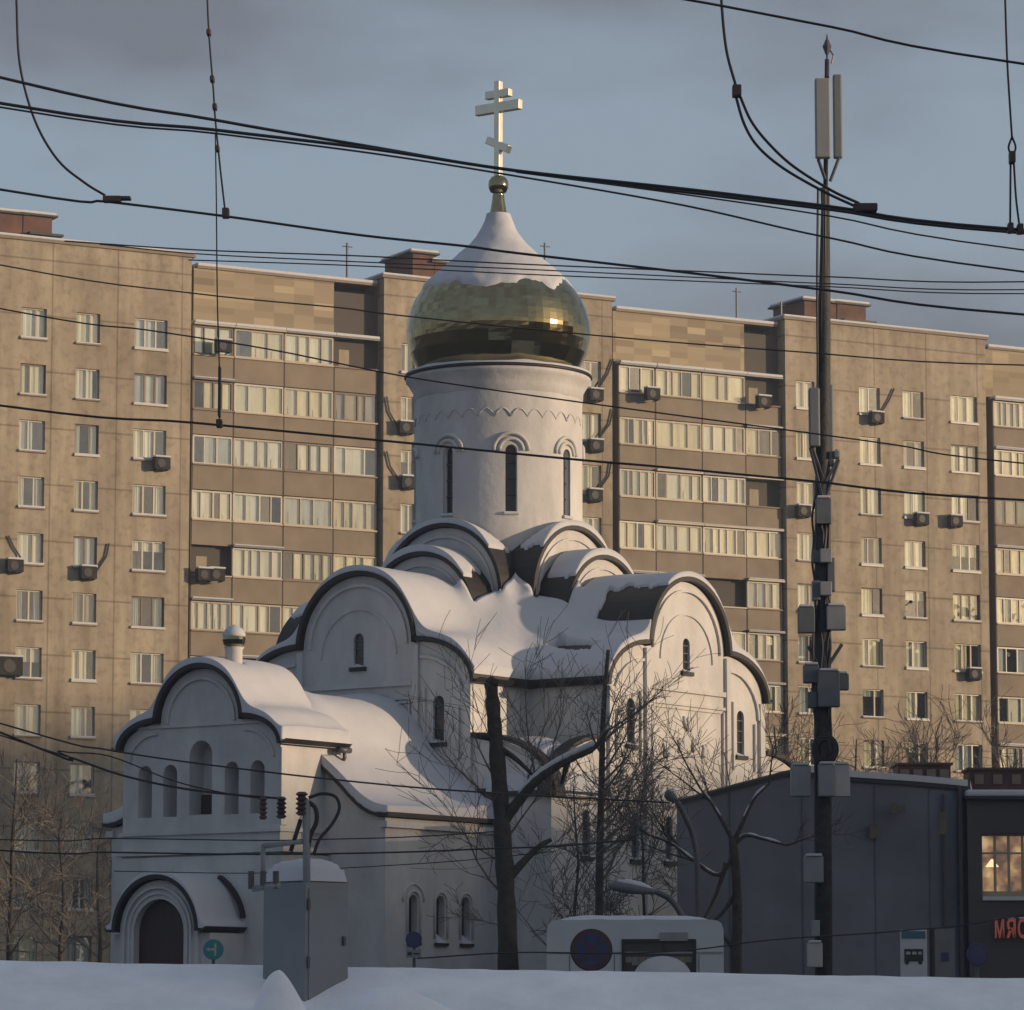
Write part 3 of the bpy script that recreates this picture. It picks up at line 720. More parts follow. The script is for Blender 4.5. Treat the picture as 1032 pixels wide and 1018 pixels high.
for u0, u1, cs in bays_flat:
    u1 -= .38
    us = sorted([u0, u1]+[x for c_ in cs for x in c_]); 
    zsx = [ZG]; 
    for k in range(NROW-1, -1, -1): zsx += [ZT-1.55-FL*k, ZT-FL*k]
    ztop = 40.85; zsx.append(ztop)
    for i in range(len(us)-1):
        isw = any(abs(us[i]-c_[0]) < 1e-6 for c_ in cs)
        for j in range(len(zsx)-1):
            if isw and j % 2 == 1 and j < 2*NROW:
                a, b, z0, z1 = us[i], us[i+1], zsx[j], zsx[j+1]; d = .32
                wallm.face([(a, 0, z0), (a, d, z0), (a, d, z1), (a, 0, z1)]); wallm.face([(b, 0, z0), (b, 0, z1), (b, d, z1), (b, d, z0)])
                wallm.face([(a, 0, z0), (b, 0, z0), (b, d, z0), (a, d, z0)]); wallm.face([(a, 0, z1), (a, d, z1), (b, d, z1), (b, 0, z1)])
                continue
            wallm.face([(us[i], 0, zsx[j]), (us[i+1], 0, zsx[j]), (us[i+1], 0, zsx[j+1]), (us[i], 0, zsx[j+1])])
    # returns and back
    for x in (u0, u1): wallm.face([(x, 0, ZG), (x, 2.2, ZG), (x, 2.2, ztop), (x, 0, ztop)])
wallm.face([(-17, 12, ZG), (61, 12, ZG), (61, 12, 40.6), (-17, 12, 40.6)]); wallm.face([(-17, 0, ZG), (-17, 12, ZG), (-17, 12, 40.85), (-17, 0, 40.85)]); wallm.face([(61, 0, ZG), (61, 12, ZG), (61, 12, 40.6), (61, 0, 40.6)])
wallm.build('wall', PANEL, APT)
bx(-16.9, 60.9, .75, .80, ZG, 40.0).build('interior', ROOM, APT)
# attic walls over the loggias
m = MB(); m2 = MB()
for u0, u1, e in bays_log:
    bx(u0+.0, e[3]+.1 if u0 < 50 else u1, .55, .70, ZT+.2, 40.45).build('attic_wall', PATCH, APT)['label'] = 'patchy yellow and brown attic wall above the loggias'
for u0, u1, e in bays_log[:2]: m2.box(e[3]+.1, u1, 2.1, 2.2, ZT+.2, 40.4)
m2.build('attic_recess', mat('attic_grey', (.30, .31, .33), .9), APT)
# roof with snow edge
m = MB(); ms = MB()
for u0, u1, cs in bays_flat: m.box(u0-.15, u1-.2, -.12, 12, 40.85, 40.98); ms.box(u0-.15, u1-.2, -.16, 12, 40.982, 41.12)
for u0, u1, e in bays_log: m.box(u0+.16, u1-.16, .45, 12, 40.45, 40.56); ms.box(u0+.16, u1-.16, .42, 12, 40.562, 40.74)
m.build('roof', PARA, APT); ms.build('roof_snow', SNOW, APT, bevel=.05)
# dark joints beside the loggia bays
m = MB()
for u0, u1, e in bays_log:
    m.box(u0-.36, e[0]+.02, .7, .74, ZG, 40.3); m.box(e[4], u1-.02, .9, .95, ZG, ZT+.3)
m.build('joint', mat('joint_dark', (.10, .085, .075), .95), APT)
# windows
def window(a, b, z0, z1, rs, full=True, mbs=None, loc=APT):
    d = .15; w_ = b-a; fm = rs.choice(['w', 'w', 'w', 'c', 'b']); fmat = {'w': PALEF, 'c': CREAM, 'b': BROWNF}[fm]
    fr = MB(); t = .07
    fr.box(a+.01, b-.01, d-.03, d+.04, z0+.01, z0+t); fr.box(a+.01, b-.01, d-.03, d+.04, z1-t, z1-.01)
    fr.box(a+.01, a+t, d-.03, d+.04, z0+t, z1-t); fr.box(b-t, b-.01, d-.03, d+.04, z0+t, z1-t)
    div = [a+w_*rs.choice([.38, .5, .62])] if w_ < 1.6 else [a+w_*.34, a+w_*.67]
    for x in div: fr.box(x-.045, x+.045, d-.03, d+.04, z0+t, z1-t)
    pane = MB(); e = [a+t]+div+[b-t]
    for i in range(len(e)-1):
        sk = rs.uniform(-.012, .012)
        pane.face([(e[i], d+sk, z0+t), (e[i+1], d-sk, z0+t), (e[i+1], d-sk, z1-t), (e[i], d+sk, z1-t)])
    cu = MB(); y = d+.10; kind = rs.random(); n = 14
    def drape(x0, x1, zb):
        for i in range(n):
            xa, xb = x0+(x1-x0)*i/n, x0+(x1-x0)*(i+1)/n
            ya, yb = y+.03*math.sin(i*1.9), y+.03*math.sin((i+1)*1.9)
            cu.face([(xa, ya, zb), (xb, yb, zb), (xb, yb, z1-.02), (xa, ya, z1-.02)])
    if kind < .52: drape(a, b, z0)
    elif kind < .80: drape(a, a+w_*rs.uniform(.55, .8), z0)
    elif kind < .94: drape(a, a+w_*.28, z0); drape(b-w_*.28, b, z0)
    else: drape(a, b, z0+(z1-z0)*rs.uniform(.5, .8))
    si = bx(a-.05, b+.05, -.12, d-.04, z0-.09, z0-.015)
    ss = bx(a-.03, b+.02, -.10, d-.05, z0-.013, z0+rs.uniform(.03, .09))
    cmat = rs.choices(CURT, [5, 5, 2, 1])[0]
    if mbs is not None:
        mbs['f'].add(fr); mbs['p'].add(pane); mbs['c'].add(cu); mbs['f'].add(si); mbs['s'].add(ss); return
    W = fr.build('window', fmat, APT); pane.build('pane', WG, W); cu.build('curtain', cmat, W); si.build('sill', PALEF if rs.random() < .5 else PARA, W); ss.build('sill_snow', SNOW, W)
rs = random.Random(11)
allw = []
for bi, (u0, u1, cs) in enumerate(bays_flat):
    for ci, (a, b) in enumerate(cs):
        for k in range(NROW): 
            hid = (bi == 0 and ci == 0) or (bi == 1 and ci in (1, 2)) or (bi == 1 and k > 6) or (bi == 2 and k > 9) or (bi == 0 and ci == 3 and k > 9)
            allw.append((hid, k, a, b))
allw.sort(key=lambda t: (t[0], t[1]))
mbs = {k: MB() for k in 'fpcs'}
for i, (hid, k, a, b) in enumerate(allw):
    window(a, b, ZT-1.55-FL*k, ZT-FL*k, rs, mbs=None if i < 98 else mbs)
wr = mbs['f'].build('window', PALEF, APT); wr['kind'] = 'stuff'; mbs['p'].build('pane', WG, wr); mbs['c'].build('curtain', CURT[0], wr); mbs['s'].build('sill_snow', SNOW, wr)
# loggias
def loggia(a, b, k, rs, top=False, mbs=None, style=None):
    zf = ZT-1.55-FL*k; zt = ZT-.02-FL*k; zb = zf-FL+1.6       # parapet from the slab below up to the sill
    zb = zf-1.27; yf = .30+rs.uniform(-.02, .02)
    par = bx(a+.04, b-.04, yf, yf+.12, zb, zf-.03)
    sil = bx(a+.02, b-.02, yf-.10, yf+.16, zf-.03, zf+.045)
    div = bx(a-.03, a+.03, yf+.02, .9, zb-.06, zt+.05)
    g = rs.random(); fmat = PALEF if g < .25 else (CREAM if g < .8 else BROWNF)
    open_ = rs.random() < .025 if style is None else style == 'open'
    fr = MB(); pane = MB(); cu = MB(); n = rs.choice([3, 4, 4, 5]) if b-a > 2.2 else rs.choice([2, 3, 4]); y = yf+.06
    ex = [a+.08+(b-a-.16)*(i+(rs.uniform(-.22, .22) if 0 < i < n else 0))/n for i in range(n+1)]
    if not open_:
        fr.box(a+.05, b-.05, y-.04, y+.04, zf+.047, zf+.12); fr.box(a+.05, b-.05, y-.04, y+.04, zt-.09, zt)
        for i in range(n+1):
            x = ex[i]; hw = .03 if i % 2 else .045; fr.box(x-hw, x+hw, y-.045, y+.045, zf+.12, zt-.09)
        for i in range(n):
            x0, x1 = ex[i], ex[i+1]; sk = rs.uniform(-.02, .02)
            pane.face([(x0, y+sk, zf+.1), (x1, y-sk, zf+.1), (x1, y-sk, zt-.08), (x0, y+sk, zt-.08)])
            q = rs.random()
            if q < .84: cu.face([(x0-.02, y+.09, zf+.05), (x1+.02, y+.07, zf+.05), (x1+.02, y+.07, zt), (x0-.02, y+.09, zt)]); q2 = rs.random(); (cu.face([(x0+.3*(x1-x0), y+.05, zf+.05+(zt-zf)*.0), (x0+.62*(x1-x0), y+.05, zf+.05), (x0+.6*(x1-x0), y+.05, zf+.05+(zt-zf)*q2), (x0+.3*(x1-x0), y+.05, zf+.05+(zt-zf)*q2)]) if q2 < .5 else None)
    else:
        fr.box(a+.05, b-.05, .80, .86, zf-1.0, zt); cu.box(a+.5, a+1.1, .74, .79, zf-.9, zt-.5)
    sl = MB(); sl.box(a-.02, b+.02, yf-.22, .9, zt+.02, zt+.10) if (top or rs.random() < .35) else None
    if mbs is not None:
        mbs['a'].add(par).add(div).add(sil); mbs['f'].add(fr); mbs['p'].add(pane); mbs['c'].add(cu); return
    Lg = par.build('loggia', PARA, APT)
    sil.build('sill', CREAM if rs.random() < .6 else PARA, Lg); div.build('divider', MATS['joint_dark'], Lg)
    if fr.v: fr.build('glazing_frame', fmat, Lg)
    if pane.v: pane.build('pane', WG, Lg)
    if cu.v and open_: cu.build('balcony_door', CURT[3], Lg); cu = MB()
    if cu.v: cu.build('curtain', rs.choices(CURT, [5, 4, 2, 1])[0], Lg)
    if sl.v:
        s2 = sl.build('canopy', STEEL if rs.random() < .5 else CREAM, Lg)
        x = MB(); x.box(a, b, yf-.24, .85, zt+.102, zt+(.26 if top else rs.uniform(.14, .2))); x.build('canopy_snow', SNOW, s2, bevel=.04)
rs = random.Random(23); ll = []
for bi, (u0, u1, e) in enumerate(bays_log):
    for ci in range(4):
        for k in range(NROW):
            hid = (bi == 2 and ci > 0) or (k > 8)
            ll.append((hid, k, bi, e[ci], e[ci+1], ci))
ll.sort(key=lambda t: (t[0], t[1], t[2]))
mbs = {k: MB() for k in 'afpc'}
for i, (hid, k, bi, a, b, ci) in enumerate(ll):
    st_ = 'open' if (bi == 0 and ci == 3 and k == 0) or (bi == 0 and ci == 0 and k == 4) else None
    loggia(a, b, k, rs, top=(k == 0), mbs=None if i < 94 else mbs, style=st_)
lr = mbs['a'].build('loggia', PARA, APT); lr['kind'] = 'stuff'; mbs['f'].build('glazing_frame', CREAM, lr); mbs['p'].build('pane', WG, lr); mbs['c'].build('curtain', CURT[1], lr)
# air conditioners
ACM = mat('ac_casing', (.045, .044, .043), 1, var=.3, spec=.05)
for (px, py, s_) in ((222, 350, 1), (7, 672, 1.5), (86, 578, 1), (12, 571, 1), (160, 468, 1), (203, 580, 1), (215, 580, 1), (597, 399, 1), (597, 450, 1), (596, 500, 1), (406, 432, 1), (408, 487, 1), (654, 398, 1), (766, 406, 1), (880, 422, 1), (806, 516, 1), (925, 524, 1), (959, 526, 1), (978, 680, 1)):
    u, z = uz(px, py); w_, h_ = .42*s_, .30*s_
    m = MB(); m.box(u-w_, u+w_, -.52, -.16, z-h_, z+h_); m.box(u-w_+.1, u-w_+.15, -.5, .05, z-h_-.06, z-h_-.002); m.box(u+w_-.15, u+w_-.1, -.5, .05, z-h_-.06, z-h_-.002)
    ac = m.build('air_conditioner', ACM, APT)
    f_ = MB(); f_.tube([(u-.08, -.53, z), (u-.08, -.545, z)], .22*s_, 16); f_.build('fan_grille', BLACK, ac)
    x = MB(); x.box(u-w_-.02, u+w_+.02, -.56, -.14, z+h_+.002, z+h_+.10); x.build('snow_cap', SNOW, ac, bevel=.03)
# pipes from some units
m = MB()
for (x0, y0_, x1, y1_, bow) in ((602, 392, 617, 362, 2), (602, 443, 617, 412, 4), (602, 495, 615, 465, 4), (20, 562, 8, 540, -1), (97, 575, 109, 548, 3), (400, 430, 389, 400, -3), (402, 485, 389, 455, -3), (888, 415, 900, 392, 1)):
    p = [uz(x0, y0_), uz((x0+x1)/2+bow, (y0_+y1_)/2), uz(x1, y1_)]; m.tube([(a, -.10, b) for a, b in p], .05, 5)
m.build('coolant_pipe', CABLE, APT)
# brick machine rooms and chimneys on the roof
for (x0, x1, yt, yb) in ((-20, 31, 208, 246), (31, 61, 213, 246), (425, 447, 252, 285), (447, 468, 262, 285), (820, 853, 300, 330), (853, 883, 303, 330)):
    u0, z1 = uz(x0, yt); u1, _ = uz(x1, yt); u0 = u_of(x0, 240); 
    m = bx(u0, u1-.03, 1.0, 4.2, 40.7, z1); bb = m.build('roof_cabin', BRICK, APT)
    x = bx(u0-.25, u1+.22, .8, 4.4, z1+.002, z1+.10); x.build('cabin_cap', BLACK, bb)
    x = bx(u0-.2, u1+.15, .85, 4.3, z1+.102, z1+.25); x.build('cabin_snow', SNOW, bb, bevel=.05)
    if x1 in (61, 883): x = bx(u0+.2, u1+.45, .6, 1.0, z1-1.0, z1-.88); x.build('shelf', BLACK, bb)
m = MB()
for px, y0_, y1_ in ((363, 240, 285), (757, 286, 322), (802, 300, 330), (563, 240, 270)):
    u, z = uz(px, y0_); m2 = MB(); m2.tube([(u, 1.5, 40.5), (u, 1.5, z)], .07, 6)
    m2.tube([(u-.3, 1.5, z-.2), (u+.3, 1.5, z-.2)], .025, 4); m2.build('antenna', STEEL, APT)

# ------------------------------------------------------------------ dark hall and shop on the right
CLAD = mat('dark_cladding', (.125, .134, .165), .7, var=.35, scale=.5, detail=7)
CLAD2 = mat('brown_cladding', (.075, .068, .07), .7, var=.2, scale=1)
HALL = thing('hall_building', 'low dark slate blue hall with slanting roof edge, right of the church', 'building', (0, 0, 0))
pa = at(682, 970, 80.0); pb = at(975, 970, 82.0)
def fr(px, Y): return at(px, 900, Y).x
top = [(682, 805), (700, 801), (740, 790), (790, 777), (800, 775), (860, 782), (920, 786), (975, 791)]
P3 = []
for px, py in top:
    t = (px-682)/(975-682); Y = 80+2*t; P3.append(at(px, py, Y))
dep = Vector((1.2, 9.5, 0))
m = MB()
front = [Vector((p.x, p.y, .8)) for p in P3]
for i in range(len(P3)-1):
    m.face([front[i], front[i+1], P3[i+1], P3[i]]); m.face([P3[i], P3[i+1], P3[i+1]+dep, P3[i]+dep]); m.face([front[i]+dep, P3[i]+dep, P3[i+1]+dep, front[i+1]+dep])
for i in (0, -1): m.face([front[i], P3[i], P3[i]+dep, front[i]+dep])
m.build('hall_wall', CLAD, HALL, weld=True)
for i in (3, 7, 11, 14):
    t = i/16; px = 682+293*t; Yq = 80+2*t; p = at(px, 960, Yq); zt_ = float(np.interp(px, [a[0] for a in top], [q.z for q in P3]))
    bx(p.x-.012, p.x+.012, p.y-.035, p.y-.004, .8, zt_-.16).build('cladding_seam', CLAD, HALL)
for (px, py, w_, h_) in ((905, 815, 14, 10), (880, 838, 8, 14), (950, 830, 8, 22), (845, 812, 22, 12)):
    p = at(px, py, 81.3); bx(p.x-w_/100, p.x+w_/100, p.y-.10, p.y-.03, p.z-h_/100, p.z+h_/100).build('wall_vent', mat('worn_patch', (.15, .125, .10), .9, var=.4), HALL)
m = MB()
for i in range(4, len(P3)-1):
    a, b = P3[i]+Vector((0, -.07, -.03)), P3[i+1]+Vector((0, -.07, -.03)); up = Vector((0, 0, .13))
    m.face([a, b, b+up, a+up]); m.face([a+up, b+up, b+dep+up, a+dep+up]); 
a = P3[-1]+Vector((.05, -.07, -.03)); m.face([a, a+dep, a+dep+up, a+up])
m.build('roof_snow', SNOW, HALL)
m = MB()
for i in range(len(P3)-1):
    a, b = P3[i]+Vector((0, -.06, -.12)), P3[i+1]+Vector((0, -.06, -.12)); dn = Vector((0, 0, -.10)) 
    m.face([a, b, b-dn*.8, a-dn*.8]); m.face([a, a+Vector((0, .06, 0)), b+Vector((0, .06, 0)), b])
m.build('roof_edge', BLACK, HALL)
m = MB(); q = at(968, 900, 81.9); m.box(q.x-.03, q.x+.05, q.y-.08, q.y-.01, .8, at(968, 792, 81.9).z); q = at(952, 900, 81.8); m.box(q.x-.02, q.x+.02, q.y-.05, q.y-.01, .8, at(952, 800, 81.8).z); m.build('downpipe', CLAD2, HALL)
PCH = mat('worn_patch', (.15, .12, .085), .9, var=.4)
m = MB()
SHOP = thing('shop_building', 'dark brown shop at the right edge with a glowing window over red letters', 'shop')
x0 = at(976.5, 900, 81.6).x; x1 = x0+7; yF = 81.7
zt = at(1000, 806, 81.7).z
w0, w1 = at(990, 900, yF).x, at(1046, 900, yF).x; wz0, wz1 = at(990, 906, yF).z, at(990, 840, yF).z
m = MB(); us = [x0, w0, w1, x1]; zz_ = [.8, wz0, wz1, zt]
for i in range(3):
    for j in range(3):
        if (i, j) != (1, 1): m.face([(us[i], yF, zz_[j]), (us[i+1], yF, zz_[j]), (us[i+1], yF, zz_[j+1]), (us[i], yF, zz_[j+1])])
for x in (w0, w1): m.face([(x, yF, wz0), (x, yF+.25, wz0), (x, yF+.25, wz1), (x, yF, wz1)])
for z in (wz0, wz1): m.face([(w0, yF, z), (w1, yF, z), (w1, yF+.25, z), (w0, yF+.25, z)])
for x in (x0, x1): m.face([(x, yF, .8), (x, yF+8, .8), (x, yF+8, zt), (x, yF, zt)])
m.face([(x0, yF+8, .8), (x1, yF+8, .8), (x1, yF+8, zt), (x0, yF+8, zt)])
m.build('shop_wall', CLAD2, SHOP)
m = bx(x0-.05, x1+.1, yF-.12, yF+8.1, zt+.002, zt+.06); m.build('roof', BLACK, SHOP)
m = MB(); n = 20
m.box(x0-.03, x1+.1, yF-.14, yF+8, zt+.062, zt+.2); m.build('roof_snow', SNOW, SHOP, bevel=.04)
# window: glass, frame, and a mottled warm sheet with its own emission behind
fr_ = MB(); fr_.box(w0, w1, yF+.12, yF+.18, wz0, wz0+.16); fr_.box(w0, w1, yF+.12, yF+.18, wz1-.05, wz1); fr_.box(w0, w1, yF+.125, yF+.175, wz1-.42, wz1-.38)
for i in range(5): x = w0+(w1-w0)*i/4; fr_.box(x-.025, x+.025, yF+.115, yF+.185, wz0+.16, wz1-.05)
sw = fr_.build('shop_window', mat('tan_frame', (.36, .29, .19), .5), SHOP)
m = MB(); m.face([(w0, yF+.15, wz0), (w1, yF+.15, wz0), (w1, yF+.15, wz1), (w0, yF+.15, wz1)]); m.build('pane', glass('shop_glass', refl=1.2), sw)
def glowmat():
    m = bpy.data.materials.new('warm_glow'); m.use_nodes = True; t = m.node_tree; b = t.nodes['Principled BSDF']
    tc_ = t.nodes.new('ShaderNodeTexCoord'); n = t.nodes.new('ShaderNodeTexNoise'); n.inputs['Scale'].default_value = 3.2; n.inputs['Detail'].default_value = 5
    t.links.new(tc_.outputs['Object'], n.inputs['Vector']); r = t.nodes.new('ShaderNodeValToRGB')
    r.color_ramp.elements[0].position = .35; r.color_ramp.elements[0].color = (.10, .04, .018, 1); r.color_ramp.elements[1].position = .7; r.color_ramp.elements[1].color = (1, .62, .28, 1)
    e = r.color_ramp.elements.new(.5); e.color = (.42, .19, .07, 1)
    t.links.new(n.outputs['Fac'], r.inputs[0]); t.links.new(r.outputs[0], b.inputs['Emission Color']); b.inputs['Emission Strength'].default_value = .55
    b.inputs['Base Color'].default_value = (.2, .12, .06, 1); return m
m = MB(); m.face([(w0, yF+.9, wz0-.3), (w1+.5, yF+.9, wz0-.3), (w1+.5, yF+.9, wz1), (w0, yF+.9, wz1)]); m.build('glow_sheet', glowmat(), sw)
m = MB(); m.box(w0, w1, yF-.06, yF+.11, wz0-.03, wz0+.05); m.build('sill_snow', SNOW, sw)
m = MB(); 
m.tube([(w0+.28, yF+.6, wz1-.50), (w0+.28, yF+.6, wz1-.66)], [.02, .14], 10); lm = m.build('lamp', mat('lamp_glow', (.9, .7, .4), .5, emit=(1, .72, .4), estr=1.2), sw)
# letters
def text_mesh(body, size, name, m, parent, M, ext=.03):
    cu = bpy.data.curves.new(name, 'FONT'); cu.body = body; cu.size = size; cu.extrude = ext; cu.align_x = 'LEFT'
    cu.offset = size*.022
    o = bpy.data.objects.new('tmp', cu); COL.objects.link(o); dg = bpy.context.evaluated_depsgraph_get(); dg.update()
    me = bpy.data.meshes.new_from_object(o.evaluated_get(dg)); me.name = name; bpy.data.objects.remove(o); me.transform(M); me.materials.clear(); me.materials.append(m)
    r = bpy.data.objects.new(name, me); COL.objects.link(r); r.parent = parent; return r
RED = mat('red_letter', (.50, .13, .09), .4, emit=(.9, .25, .16), estr=.06)
lx = at(1001.5, 945, yF).x; lz = at(1001, 945, yF).z
for i, chh in enumerate('МЯСО'):
    M = Matrix.Translation((lx+i*.235, yF-.09, lz)) @ Matrix.Rotation(math.pi/2, 4, 'X') @ Matrix.Diagonal((.62, 1.12, 1, 1))
    le = text_mesh(chh, .46, 'letter', RED, SHOP, M)
    xs = [v.co.x for v in le.data.vertices]; x0_, x1_ = min(xs), max(xs)
    for v in le.data.vertices: v.co.x = lx+i*.235+.015+(v.co.x-x0_)/(x1_-x0_)*.19
    m = MB(); m.box(lx+i*.235+.03, lx+i*.235+.17, yF-.13, yF-.05, lz+.375, lz+.415); m.build('letter_snow', SNOW, le, bevel=.02) if i in (1, 2) else None
# brick red roof housings behind
for (a, b, yy, zy) in ((905, 958, 771, 88.0), (977, 1052, 776, 88.5)):
    p0, p1 = at(a, yy, zy), at(b, yy, zy)
    HH = HALL if a < 950 else SHOP
    m = bx(p0.x, p1.x, zy, zy+1.2, p0.z-(.45 if a < 950 else .55), p0.z); vb = m.build('roof_housing', mat('brick_red_metal', (.085, .042, .036), .7, var=.4, scale=3), HH)
    for i in range(4): x = p0.x+(p1.x-p0.x)*(i+.5)/4; q = bx(x-.10, x+.10, zy-.05, zy-.002, p0.z-.32, p0.z-.1); q.build('vent', BROWNF, vb)
    q = bx(p0.x-.05, p1.x+.05, zy-.08, zy+1.3, p0.z+.002, p0.z+.05); q.build('housing_lid', mat('brick_red_metal', (.085, .042, .036)), vb)

# ------------------------------------------------------------------ phone mast
MZ = 75.0; MSTEEL = mat('mast_steel', (.045, .045, .05), .7, .1, var=.5, scale=6, bump=.4)
def mp_(px, py, Y=MZ): return at(px, py, Y)
b0 = mp_(829, 975)
MAST = thing('phone_mast', 'tall dark mobile phone mast hung with pale antenna panels and grey cabinets', 'mast', (b0.x, MZ, 0))
def loc(px, py, Y=MZ): p = at(px, py, Y); return Vector((p.x-b0.x, p.y-MZ, p.z))
s75 = MZ/F
m = MB(); m.tube([Vector((0, 0, 0)), loc(829, 700), loc(829, 500), loc(831, 300), loc(832, 190)], [.17, .165, .15, .115, .075], 10)
m.tube([loc(832, 190), loc(833.5, 60)], .045, 8); pol = m.build('pole', MSTEEL, MAST, smooth=True)
m = MB(); m.tube([loc(833.5, 60), loc(833.5, 38), loc(833.5, 34)], [.02, .02, .004], 6); m.tube([loc(833.5, 55), loc(833.5, 47), loc(833.5, 40)], [.03, .09, .03], 8)
m.tube([loc(836, 50), loc(840, 56), loc(838, 64)], .018, 5); m.build('lightning_rod', STEEL, MAST)
def panel(px0, px1, y0_, y1_, dy, col, nm='antenna_panel'):
    a, b = loc(px0, y1_), loc(px1, y0_); m = bx(a.x, b.x, dy-.13, dy+.05, a.z, b.z)
    o = m.build(nm, col, MAST, bevel=.03)
    q = MB(); q.box(a.x+.05, b.x-.05, dy+.052, 0.02 if dy < 0 else dy+.2, a.z+.15, a.z+.2); q.box(a.x+.05, b.x-.05, dy+.052, .02 if dy < 0 else dy+.2, b.z-.2, b.z-.15); q.build('bracket', STEEL, o)
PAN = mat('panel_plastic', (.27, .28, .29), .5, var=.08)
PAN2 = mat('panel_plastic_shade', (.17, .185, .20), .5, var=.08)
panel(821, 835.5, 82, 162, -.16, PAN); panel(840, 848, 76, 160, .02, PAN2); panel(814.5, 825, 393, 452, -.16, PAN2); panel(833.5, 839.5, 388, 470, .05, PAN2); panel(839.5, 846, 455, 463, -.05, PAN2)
m = MB()
for a, b in (((824, 162), (831, 182)), ((845, 160), (836, 184)), ((818, 452), (829, 482)), ((843, 466), (832, 486)), ((816, 452), (828, 500)), ((845, 464), (831, 505)), ((814, 652), (825, 672)), ((848, 650), (834, 672))):
    m = MB(); m.tube([loc(*a)+Vector((0, -.12, 0)), loc(*b)+Vector((0, -.12, 0))], .035, 5); m.build('strut', STEEL, MAST)
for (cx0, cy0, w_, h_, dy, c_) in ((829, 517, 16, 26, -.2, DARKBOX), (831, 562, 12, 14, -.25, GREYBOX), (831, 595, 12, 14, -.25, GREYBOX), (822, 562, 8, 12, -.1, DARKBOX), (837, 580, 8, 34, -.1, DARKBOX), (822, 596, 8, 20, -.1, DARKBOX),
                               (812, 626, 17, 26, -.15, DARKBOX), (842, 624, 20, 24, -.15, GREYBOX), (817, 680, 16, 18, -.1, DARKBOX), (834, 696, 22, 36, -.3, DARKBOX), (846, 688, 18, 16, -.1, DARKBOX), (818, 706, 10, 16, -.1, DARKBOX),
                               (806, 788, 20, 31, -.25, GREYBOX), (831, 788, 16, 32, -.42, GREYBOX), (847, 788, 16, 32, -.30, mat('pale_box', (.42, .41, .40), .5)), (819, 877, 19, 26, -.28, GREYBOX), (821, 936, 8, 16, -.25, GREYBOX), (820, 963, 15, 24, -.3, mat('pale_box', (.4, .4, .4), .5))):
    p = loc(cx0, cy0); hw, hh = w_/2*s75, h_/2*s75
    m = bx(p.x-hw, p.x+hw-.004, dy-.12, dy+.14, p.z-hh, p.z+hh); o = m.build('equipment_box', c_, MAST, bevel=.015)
    if w_ > 14: q = bx(p.x-hw+.03, p.x+hw-.03, dy-.15, dy+.16, p.z+hh+.002, p.z+hh+.05); q.build('snow_cap', SNOW, o, bevel=.015)
m = MB(); cc = loc(831, 756)+Vector((0, -.2, 0))
for r_ in (.17, .21, .24): m.tube([cc+Vector((r_*math.cos(a), .01*r_, r_*1.15*math.sin(a))) for a in [2*math.pi*i/20 for i in range(21)]], .022, 5)
m.tube(catmull([loc(823, 730)+Vector((0, -.15, 0)), loc(820, 760)+Vector((0, -.15, 0)), loc(826, 780)+Vector((0, -.15, 0))]), .03, 5)
m.build('cable_coil', CABLE, MAST)
m = MB(); rc = random.Random(5)
for i in range(7):
    x = rc.uniform(-.17, .17); pts = []
    for k in range(14): py = 500+k*22; p = loc(829, py); pts.append(Vector((x+rc.uniform(-.05, .05), -.13+rc.uniform(-.04, .04), p.z)))
    m.tube(catmull(pts, 3), .022, 4)
for i in range(6):
    x = rc.uniform(-.12, .10); m.tube(catmull([Vector((x+rc.uniform(-.02, .02)+loc(830, 190+k*45).x, -.09, loc(830, 190+k*45).z)) for k in range(8)], 3), .024, 4)
m.build('cable_bundle', CABLE, MAST)

# ------------------------------------------------------------------ utility cabinet in the bank
q = at(305.5, 1000, 34.5)
CAB = thing('utility_cabinet', 'square grey cabinet with snow cap and bracket, standing in the snow bank', 'cabinet', (q.x, 34.5+.36, 0), R(47))
hs_ = .265
zt = at(305, 888, 34.5).z
m = bx(-hs_, hs_, -hs_, hs_, .5, zt); m.build('body', mat('cabinet_paint', (.20, .215, .235), .6, var=.12, scale=2), CAB, bevel=.012)
bx(-hs_+.04, hs_-.04, -hs_-.010, -hs_-.001, 1.5, zt-.06).build('cabinet_door', MATS['cabinet_paint'], CAB, bevel=.004)
for zz_h in (zt-.2, zt-.7): bx(-hs_+.02, -hs_+.045, -hs_-.022, -hs_-.011, zz_h-.05, zz_h+.05).build('hinge', STEEL, CAB)
bx(hs_-.09, hs_-.06, -hs_-.03, -hs_-.011, zt-.55, zt-.47).build('lock', STEEL, CAB)
m = MB(); n = 14
for j in range(n+1):
    for i in range(n+1):
        u, v = i/n*2-1, j/n*2-1; e = max(abs(u), abs(v)); m.v.append((u*hs_*1.03, v*hs_*1.03, zt+.004+.20*(1-e**3)**.6*(1+.12*noise.noise(Vector((u*2, v*2, 3))))))
for j in range(n):
    for i in range(n): a = j*(n+1)+i; m.f.append((a, a+1, a+n+2, a+n+1))
m.build('snow_cap', SNOW, CAB, smooth=True)
Mi = CAB.matrix_basis if False else (Matrix.Translation(CAB.location) @ Matrix.Rotation(R(47), 4, 'Z'))
Minv = Mi.inverted()
def cl(px, py, Y=34.3): return Minv @ at(px, py, Y)
m = MB(); m.tube([cl(309, 890), cl(309, 850), cl(309, 806)], .033, 10); m.tube([cl(265, 893), cl(265, 852)], .022, 6); m.tube([cl(264, 853), cl(305, 848)], .026, 6)
m.tube([cl(254, 896), cl(283, 892)], .03, 6); m.build('bracket_pipe', GREYBOX, CAB, smooth=True)
m = MB()
